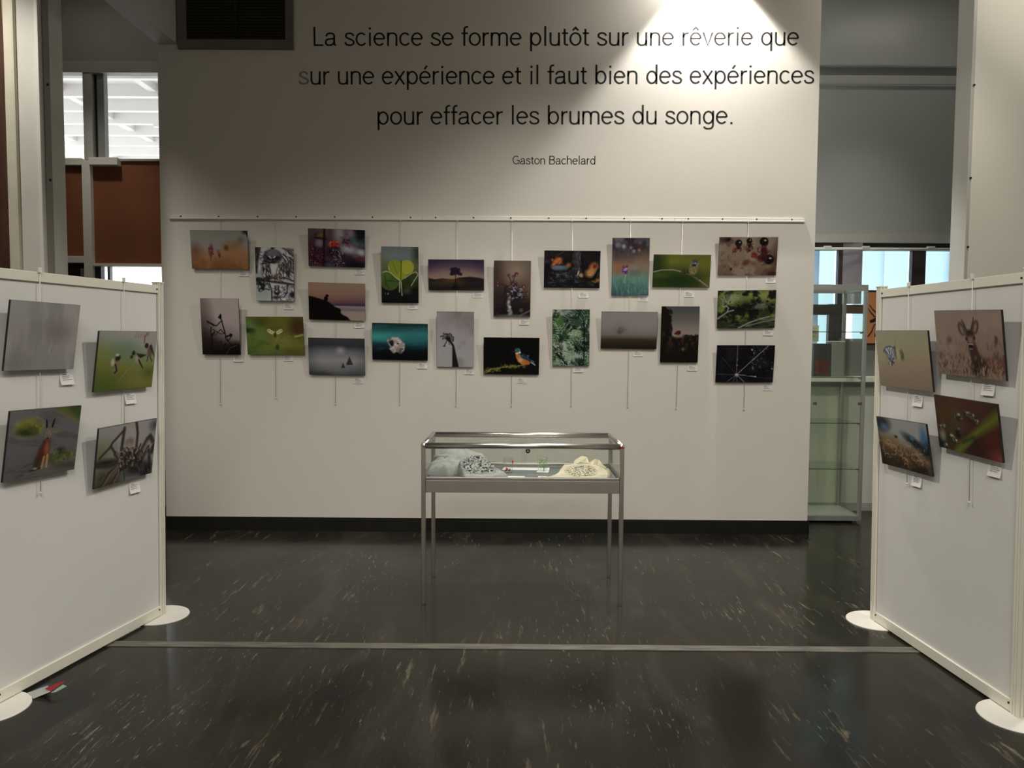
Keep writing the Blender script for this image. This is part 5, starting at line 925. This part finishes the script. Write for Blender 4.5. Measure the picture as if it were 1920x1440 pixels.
# ---- things laid inside the case
FZ = 0.762
def W2(o, x, y, z=FZ, rz=0.0): o.matrix_world = Matrix.Translation((x, y, z)) @ Matrix.Rotation(rz, 4, 'Z'); return o
def vnoise(seed):
    g = np.random.RandomState(seed).rand(64, 64)
    def f(x, y):
        x = x % 60; y = y % 60; i, j = int(x), int(y); fx, fy = x-i, y-j; fx = fx*fx*(3-2*fx); fy = fy*fy*(3-2*fy)
        return (g[j, i]*(1-fx)+g[j, i+1]*fx)*(1-fy)+(g[j+1, i]*(1-fx)+g[j+1, i+1]*fx)*fy
    return f
def cloth(name, outline, hfn, m, parent, n=64, th=0.0):
    """solid soft mass over a planar outline; hfn(x, y, e) gives height, e is 0 at the edge and 1 inside"""
    xs = [p[0] for p in outline]; ys = [p[1] for p in outline]; x0, x1, y0, y1 = min(xs), max(xs), min(ys), max(ys)
    def inside_d(x, y):
        ins = False; dm = 9
        for k in range(len(outline)):
            ax, ay = outline[k]; bx_, by_ = outline[(k+1) % len(outline)]
            if (ay <= y) != (by_ <= y) and x < ax+(y-ay)*(bx_-ax)/(by_-ay): ins = not ins
            dx, dy = bx_-ax, by_-ay; t = max(0, min(1, ((x-ax)*dx+(y-ay)*dy)/(dx*dx+dy*dy))); dm = min(dm, math.hypot(x-ax-t*dx, y-ay-t*dy))
        return dm if ins else -dm
    # polar fan grid from the centroid keeps the outline crisp
    cx, cy = sum(xs)/len(xs), sum(ys)/len(ys); bm = bmesh.new(); K = n; R = 18
    # resample the outline
    seg = []; tot = 0
    for k in range(len(outline)):
        a_, b_ = outline[k], outline[(k+1) % len(outline)]; L_ = math.hypot(b_[0]-a_[0], b_[1]-a_[1]); seg.append((tot, L_, a_, b_)); tot += L_
    ring = []
    for k in range(K):
        s = tot*k/K
        for st, L_, a_, b_ in seg:
            if st <= s <= st+L_+1e-9: t = (s-st)/L_; ring.append((a_[0]+(b_[0]-a_[0])*t, a_[1]+(b_[1]-a_[1])*t)); break
    rows = []
    for q in range(R):
        f = 1-(q/(R))**1.3; row = []
        for (x, y) in ring:
            X, Y = cx+(x-cx)*f, cy+(y-cy)*f; e = min(1, max(0, inside_d(X, Y))/0.035) if q else 0
            row.append(bm.verts.new((X, Y, hfn(X, Y, e))))
        rows.append(row)
    cv = bm.verts.new((cx, cy, hfn(cx, cy, 1))); base = [bm.verts.new((x, y, 0)) for x, y in ring]
    for k in range(K):
        k2 = (k+1) % K
        bm.faces.new((base[k], base[k2], rows[0][k2], rows[0][k])).smooth = True
        for q in range(R-1): bm.faces.new((rows[q][k], rows[q][k2], rows[q+1][k2], rows[q+1][k])).smooth = True
        bm.faces.new((rows[R-1][k], rows[R-1][k2], cv)).smooth = True
    bm.faces.new(base[::-1])
    o = mk(name, bm, m, parent); return o
def fabric(name, col, pat=None, scale=30, lo=.5, hi=.54, stretch=(1, 1, 1), box_=None):
    m = mat(name, col, 0.92, var=0.10, scale=25, bump=0.5, bscale=260)
    if pat:
        nt = m.node_tree; b = nt.nodes['Principled BSDF']; tc = nt.nodes.new('ShaderNodeTexCoord'); mp = nt.nodes.new('ShaderNodeMapping'); mp.inputs['Scale'].default_value = stretch
        nt.links.new(tc.outputs['Object'], mp.inputs[0]); n = nt.nodes.new('ShaderNodeTexNoise'); n.inputs['Scale'].default_value = scale; n.inputs['Detail'].default_value = 3; n.inputs['Distortion'].default_value = 2.5
        nt.links.new(mp.outputs[0], n.inputs['Vector']); r = nt.nodes.new('ShaderNodeValToRGB'); r.color_ramp.elements[0].position = lo; r.color_ramp.elements[1].position = hi
        nt.links.new(n.outputs['Fac'], r.inputs[0]); last = r.outputs[0]
        if box_:                                             # the printed motif only fills an ellipse of the cloth
            cx, cy, rx, ry = box_; m2 = nt.nodes.new('ShaderNodeMapping'); m2.inputs['Location'].default_value = (-cx/rx, -cy/ry, 0); m2.inputs['Scale'].default_value = (1/rx, 1/ry, 0)
            nt.links.new(tc.outputs['Object'], m2.inputs[0]); ln = nt.nodes.new('ShaderNodeVectorMath'); ln.operation = 'LENGTH'; nt.links.new(m2.outputs[0], ln.inputs[0])
            r2 = nt.nodes.new('ShaderNodeValToRGB'); r2.color_ramp.elements[0].position = 0.75; r2.color_ramp.elements[0].color = (1, 1, 1, 1); r2.color_ramp.elements[1].position = 1.0; r2.color_ramp.elements[1].color = (0, 0, 0, 1)
            nt.links.new(ln.outputs['Value'], r2.inputs[0]); mu = nt.nodes.new('ShaderNodeMath'); mu.operation = 'MULTIPLY'; nt.links.new(last, mu.inputs[0]); nt.links.new(r2.outputs[0], mu.inputs[1]); last = mu.outputs[0]
        mx = nt.nodes.new('ShaderNodeMix'); mx.data_type = 'RGBA'; src = b.inputs['Base Color'].links[0].from_socket
        nt.links.new(last, mx.inputs[0]); nt.links.new(src, mx.inputs[6]); mx.inputs[7].default_value = (*hexc(pat), 1); nt.links.new(mx.outputs[2], b.inputs['Base Color'])
    return m
# plain grey shirt, folded, at the back left
def sst(a_, b_, x): t = max(0.0, min(1.0, (x-a_)/(b_-a_))); return t*t*(3-2*t)
v1 = vnoise(3); v1b = vnoise(4)
g1 = empty('folded_shirt', (-0.385, 5.00, FZ), label='plain grey folded shirt at the left end inside the display case', cat='shirt')
GREY = fabric('heather_grey_jersey', (0.30, 0.30, 0.295))
def crease(x, y, v, k=1.0):                                   # long soft wrinkles across the fold
    return abs(v(x*9+y*16+5, y*34-x*18+20)-0.5)*0.030*k + v(x*40+9, y*40+3)*0.004
def h1(x, y, e):
    lay = 0.030*sst(-0.20, -0.12, x)+0.016
    back = 0.080*sst(-0.10, 0.06, y)*(1-sst(0.0, 0.22, x)*0.45)*sst(-0.24, -0.05, x)
    return min(1, e*2.2)**0.5*(lay+back+crease(x, y, v1)*1.2) + 0.003
cloth('body', [(-0.175, -0.15), (-0.185, 0.00), (-0.05, 0.13), (0.14, 0.13), (0.205, 0.04), (0.12, -0.06), (-0.04, -0.17)], h1, GREY, g1, 110)
def h1b(x, y, e): return min(1, e*2.5)**0.5*(0.016+crease(x, y, v1b)*0.9)+0.002
sl = cloth('sleeve', [(-0.14, -0.03), (-0.02, 0.045), (0.15, 0.055), (0.215, 0.01), (0.10, -0.015), (-0.03, -0.065)], h1b, GREY, g1, 80); sl.location = (-0.015, 0.035, 0.086); sl.rotation_euler = (0.22, 0.10, 0.0)
# patterned grey shirt in front of it
v2 = vnoise(8)
g2 = empty('folded_shirt', (-0.215, 4.84, FZ), label='grey folded shirt with a dark scribbled print, front left inside the display case', cat='shirt')
def h2(x, y, e):
    rise = 0.085*sst(-0.125, 0.10, y)*(1-sst(-0.02, 0.17, x)*0.85)+0.022
    return min(1, e*2.4)**0.5*(rise+crease(x, y, v2)*0.7) + 0.003
cloth('body', [(-0.155, 0.03), (-0.10, -0.155), (0.06, -0.16), (0.175, -0.09), (0.155, -0.03), (0.0, 0.125), (-0.10, 0.11)], h2, fabric('printed_grey_jersey', (0.31, 0.31, 0.30), '101214', 40, .49, .53, (1.0, 1.0, 0.5), box_=(-0.01, -0.005, 0.135, 0.115)), g2, 110)
# drinking glasses
def tumbler(x, y, label, kind):
    r = empty('drinking_glass', (x, y, FZ+0.0), label=label, cat='glass'); bm = bmesh.new(); n = 28
    prof = [(0.0, 0.0), (0.028, 0.0), (0.030, 0.003), (0.034, 0.100), (0.0325, 0.100), (0.0285, 0.010), (0.0, 0.008)]
    rings = [[bm.verts.new((q*math.cos(2*math.pi*k/n), q*math.sin(2*math.pi*k/n), z)) for k in range(n)] if q > 0 else [bm.verts.new((0, 0, z))] for q, z in prof]
    for i in range(len(prof)-1):
        A, B = rings[i], rings[i+1]
        for k in range(n):
            if len(A) == 1: f = bm.faces.new((A[0], B[(k+1) % n], B[k]))
            elif len(B) == 1: f = bm.faces.new((A[k], A[(k+1) % n], B[0]))
            else: f = bm.faces.new((A[k], A[(k+1) % n], B[(k+1) % n], B[k]))
            f.smooth = True
    mk('vessel', bm, glass_mat('tumbler_glass', (0.985, 0.992, 0.985), 0.45), r)
    def on(a_, z): q = 0.030+0.004*z/0.1+0.0012; return (q*math.sin(a_), -q*math.cos(a_), z)
    bm = bmesh.new(); rr = random.Random(5)
    if kind == 'red':
        for a0, z0, s in ((-0.55, 0.022, 1), (-0.25, 0.030, 1), (0.1, 0.022, 1), (-0.45, 0.034, .8), (0.25, 0.028, .7)):
            tube(bm, [on(a0, z0-0.008*s), on(a0+0.12, z0), on(a0+0.3, z0-0.006*s)], 0.0042*s, 6)
        tube(bm, [on(1.0, 0.082), on(1.15, 0.070), on(1.0, 0.058)], [0.004, 0.0045, 0.002], 6)
        mk('printed_motif', bm, mat('red_glass_paint', (0.50, 0.02, 0.02), 0.4), r)['label'] = 'red painted motif'
    else:
        tube(bm, [on(0.3, 0.005), on(0.28, 0.04), on(0.1, 0.07)], [0.003, 0.002, 0.0012], 6)
        for k in range(20):
            a0 = rr.uniform(-0.5, 0.7); z0 = rr.uniform(0.02, 0.065); a1 = a0+rr.uniform(-0.7, 0.7); z1 = z0+rr.uniform(0.015, 0.035)
            tube(bm, [on(a0, z0), on((a0+a1)/2+0.1, (z0+z1)/2), on(a1, z1)], 0.0013, 5)
        mk('printed_motif', bm, mat('green_glass_paint', (0.20, 0.36, 0.08), 0.4), r)['label'] = 'green painted branches'
    return r
tumbler(-0.045, 4.985, 'clear glass tumbler with a red painted motif inside the case', 'red')
tumbler(0.180, 5.02, 'clear glass tumbler with green painted branches inside the case', 'green').location.z += 0.003
def flat(name, pts, m, label, cat, th=0.002, z=FZ):
    x = sum(p[0] for p in pts)/len(pts); y = sum(p[1] for p in pts)/len(pts); r = empty(name, (x, y, z), label=label, cat=cat)
    bm = bmesh.new(); prism(bm, [(p[0]-x, p[1]-y) for p in pts], 0, th); mk('sheet', bm, m, r); return r
flat('paper_sheet', [(-0.085, 5.08), (0.225, 5.06), (0.235, 5.17), (-0.075, 5.18)], PAPER, 'blank white paper sheet lying behind the two tumblers in the case', 'paper')
flat('paper_sheet', [(0.14, 4.985), (0.215, 4.975), (0.225, 5.045), (0.15, 5.05)], PAPER, 'small white slip of paper under the green-painted tumbler', 'paper')
rc_ = flat('printed_card', [(-0.045, 4.70), (0.080, 4.695), (0.060, 4.83), (-0.065, 4.835)], PAPER, 'white card with a dark red plant drawing at the front of the case', 'card')
bm = bmesh.new(); rr = random.Random(2)
for k in range(26):
    a_ = rr.uniform(0, 6.28); q = rr.uniform(0.005, 0.038); x, y = math.cos(a_)*q, math.sin(a_)*q*0.8; tube(bm, [(x, y, 0.0022), (x+rr.uniform(-.012, .012), y+rr.uniform(-.008, .008), 0.0026)], 0.002, 5)
mk('drawing', bm, mat('dark_red_ink', (0.13, 0.035, 0.03), 0.7), rc_)
CR = mat('cream_card_stock', (0.66, 0.62, 0.47), 0.8, var=0.04)
cc = flat('printed_card', [(0.110, 4.70), (0.25, 4.695), (0.275, 4.82), (0.15, 4.835)], CR, 'cream card with a fine leaf drawing left of the cream cloth bag', 'card', 0.0025)
bm = bmesh.new()
for k in range(30):
    x, y = rr.uniform(-0.06, 0.06), rr.uniform(-0.04, 0.045); tube(bm, [(x, y, 0.0027), (x+rr.uniform(-.02, .02), y+rr.uniform(-.006, .014), 0.0030)], 0.0011, 5)
mk('drawing', bm, mat('olive_ink', (0.17, 0.15, 0.08), 0.7), cc)
# cream tote bag with its handles
v3 = vnoise(21)
tb = empty('tote_bag', (0.43, 4.86, FZ), label='cream cotton tote bag with a dark plant print at the right inside the case', cat='bag')
COT = fabric('printed_cream_cotton', (0.54, 0.48, 0.36), '23231e', 55, .50, .54, (1, 1.0, 0.5), box_=(-0.01, -0.01, 0.12, 0.105))
COTP = fabric('plain_cream_cotton', (0.70, 0.62, 0.47))
def h3(x, y, e): return min(1, e*2.5)**0.6*(0.008+0.008*v3(x*22, y*22+7)+0.045*sst(-0.12, 0.12, y)*(1-0.5*sst(0.08, 0.18, x)))+0.003
cloth('body', [(-0.245, -0.135), (-0.10, -0.155), (0.13, -0.160), (0.175, -0.03), (0.195, 0.09), (0.03, 0.12), (-0.115, 0.13), (-0.165, -0.02)], h3, COT, tb, 80)
def strap(pts, w, m, par):
    bm = bmesh.new(); rows = []
    for i, (x, y, z, tw) in enumerate(pts):
        dx, dy, dz = math.cos(tw)*w/2*0.2, math.sin(tw)*w/2*0.4, w/2
        c_, s_ = math.cos(tw), math.sin(tw)
        rows.append([bm.verts.new((x-s_*w/2*0.3, y-c_*w/2*0.9, z-abs(s_)*w/2)), bm.verts.new((x+s_*w/2*0.3, y+c_*w/2*0.9, z+abs(s_)*w/2))])
    for i in range(len(rows)-1): bm.faces.new((rows[i][0], rows[i][1], rows[i+1][1], rows[i+1][0])).smooth = True
    bmesh.ops.solidify(bm, geom=bm.faces[:], thickness=0.004); return mk('handle', bm, m, par)
strap([(-0.06, 0.10, 0.045, 0.3), (-0.045, 0.13, 0.065, 0.9), (0.0, 0.15, 0.088, 1.3), (0.035, 0.14, 0.082, 1.3), (0.05, 0.11, 0.050, 0.9), (0.09, 0.07, 0.040, 0.6), (0.14, 0.05, 0.036, 0.4)], 0.040, COTP, tb)
strap([(x*0.75+0.085, y-0.035, z*0.92, tw) for x, y, z, tw in [(-0.06, 0.10, 0.045, 0.3), (-0.045, 0.13, 0.065, 0.9), (0.0, 0.15, 0.082, 1.3), (0.035, 0.14, 0.078, 1.3), (0.06, 0.11, 0.055, 0.9), (0.09, 0.07, 0.045, 0.6)]], 0.036, COTP, tb)

# ============================================================ tall glass cabinet behind the end of the wall
gc = empty('glass_cabinet', (2.62, 7.09, 0), label='tall empty glass showcase with grey metal frame beside the wall end', cat='cabinet')
cw, cd, ct = 0.497, 0.236, 2.135
p = 0.030
for sx in (-1, 1):
    for sy in (-1, 1): mk('corner_post', boxes([(sx*cw-(p if sx > 0 else 0), sx*cw+(0 if sx > 0 else p), sy*cd-(p if sy > 0 else 0), sy*cd+(0 if sy > 0 else p), 0.02, ct)], 0.003), CABF, gc)
def ringb(z0, z1, q=p): return [(-cw+q, cw-q, -cd, -cd+q, z0, z1), (-cw+q, cw-q, cd-q, cd, z0, z1), (-cw, -cw+q, -cd+q, cd-q, z0, z1), (cw-q, cw, -cd+q, cd-q, z0, z1)]
mk('top_frame', boxes(ringb(ct-0.05, ct), 0.002), CABF, gc)
mk('top_pane', boxes([(-cw+p, cw-p, -cd+p, cd-p, ct-0.02, ct-0.012)]), GLASS_G, gc)
mk('plinth', boxes(ringb(0.02, 0.066), 0.002), CABF, gc)
mk('base_board', boxes([(-cw+p, cw-p, -cd+p, cd-p, 0.045, 0.068)]), mat('pale_cabinet_floor', (0.42, 0.44, 0.40), 0.5), gc)
for sx in (-1, 1):
    for sy in (-1, 1):
        bm = bmesh.new(); cyl(bm, (sx*(cw-0.05), sy*(cd-0.04), 0), (sx*(cw-0.05), sy*(cd-0.04), 0.02), 0.022, 14); mk('foot', bm, CABF, gc)
for z in (0.484, 0.897, 1.307, 1.714):
    sh = mk('shelf', boxes([(-cw+p, cw-p, -cd+0.012, cd-0.012, z, z+0.006)]), GLASS_G, gc)
    mk('front_edge', boxes([(-cw+p, cw-p, -cd+0.0105, -cd+0.012, z, z+0.006)]), GLASS_E, sh)
    for sx in (-1, 1): mk('shelf_support', boxes([(sx*(cw-p)-0.012, sx*(cw-p)+0.012, -cd+0.03, -cd+0.05, z-0.012, z)]), CABF, gc)
mk('door_pane', boxes([(-cw+p+0.004, cw-p-0.004, -cd+0.002, -cd+0.008, 0.075, ct-0.055)]), GLASS_G, gc)
for sx in (-1, 1): mk('side_pane', boxes([(sx*(cw-0.012)-0.003, sx*(cw-0.012)+0.003, -cd+p, cd-p, 0.07, ct-0.05)]), GLASS_G, gc)
mk('back_pane', boxes([(-cw+p, cw-p, cd-0.012, cd-0.006, 0.07, ct-0.05)]), GLASS_G, gc)
for x in (cw-0.045, 0.05, -0.05): mk('door_hinge', boxes([(x-0.018, x+0.018, -cd-0.006, -cd+0.004, 1.065, 1.09)], 0.002), mat('hinge_metal', (0.20, 0.19, 0.17), 0.4, 0.8), gc)

# ============================================================ folded leaflet on the floor at the left panel foot
lf = empty('folded_leaflet', (-2.135, 3.40, 0.0), label='crumpled white leaflet with red and blue-grey patches on the floor by the left foot plate', cat='leaflet')
def quad(name, pts, m, par, th=0.0015):
    bm = bmesh.new(); vs = [bm.verts.new(q) for q in pts]; bm.faces.new(vs); bmesh.ops.solidify(bm, geom=bm.faces[:], thickness=th); return mk(name, bm, m, par)
quad('white_page', [(-0.075, 0.00, 0.010), (-0.02, -0.045, 0.004), (0.045, -0.02, 0.026), (0.0, 0.03, 0.030)], PAPER, lf)
quad('blue_page', [(-0.060, 0.015, 0.014), (-0.02, 0.005, 0.020), (0.015, 0.045, 0.032), (-0.03, 0.055, 0.022)], mat('blue_grey_print', (0.10, 0.13, 0.17), 0.6), lf)
quad('red_page', [(0.005, 0.0, 0.031), (0.045, -0.02, 0.028), (0.075, 0.045, 0.046), (0.05, 0.035, 0.043)], mat('red_print', (0.50, 0.04, 0.06), 0.6), lf)
quad('pale_page', [(0.045, -0.02, 0.020), (0.06, -0.01, 0.018), (0.088, 0.03, 0.028), (0.07, 0.03, 0.036)], mat('mint_print', (0.45, 0.60, 0.50), 0.6), lf)
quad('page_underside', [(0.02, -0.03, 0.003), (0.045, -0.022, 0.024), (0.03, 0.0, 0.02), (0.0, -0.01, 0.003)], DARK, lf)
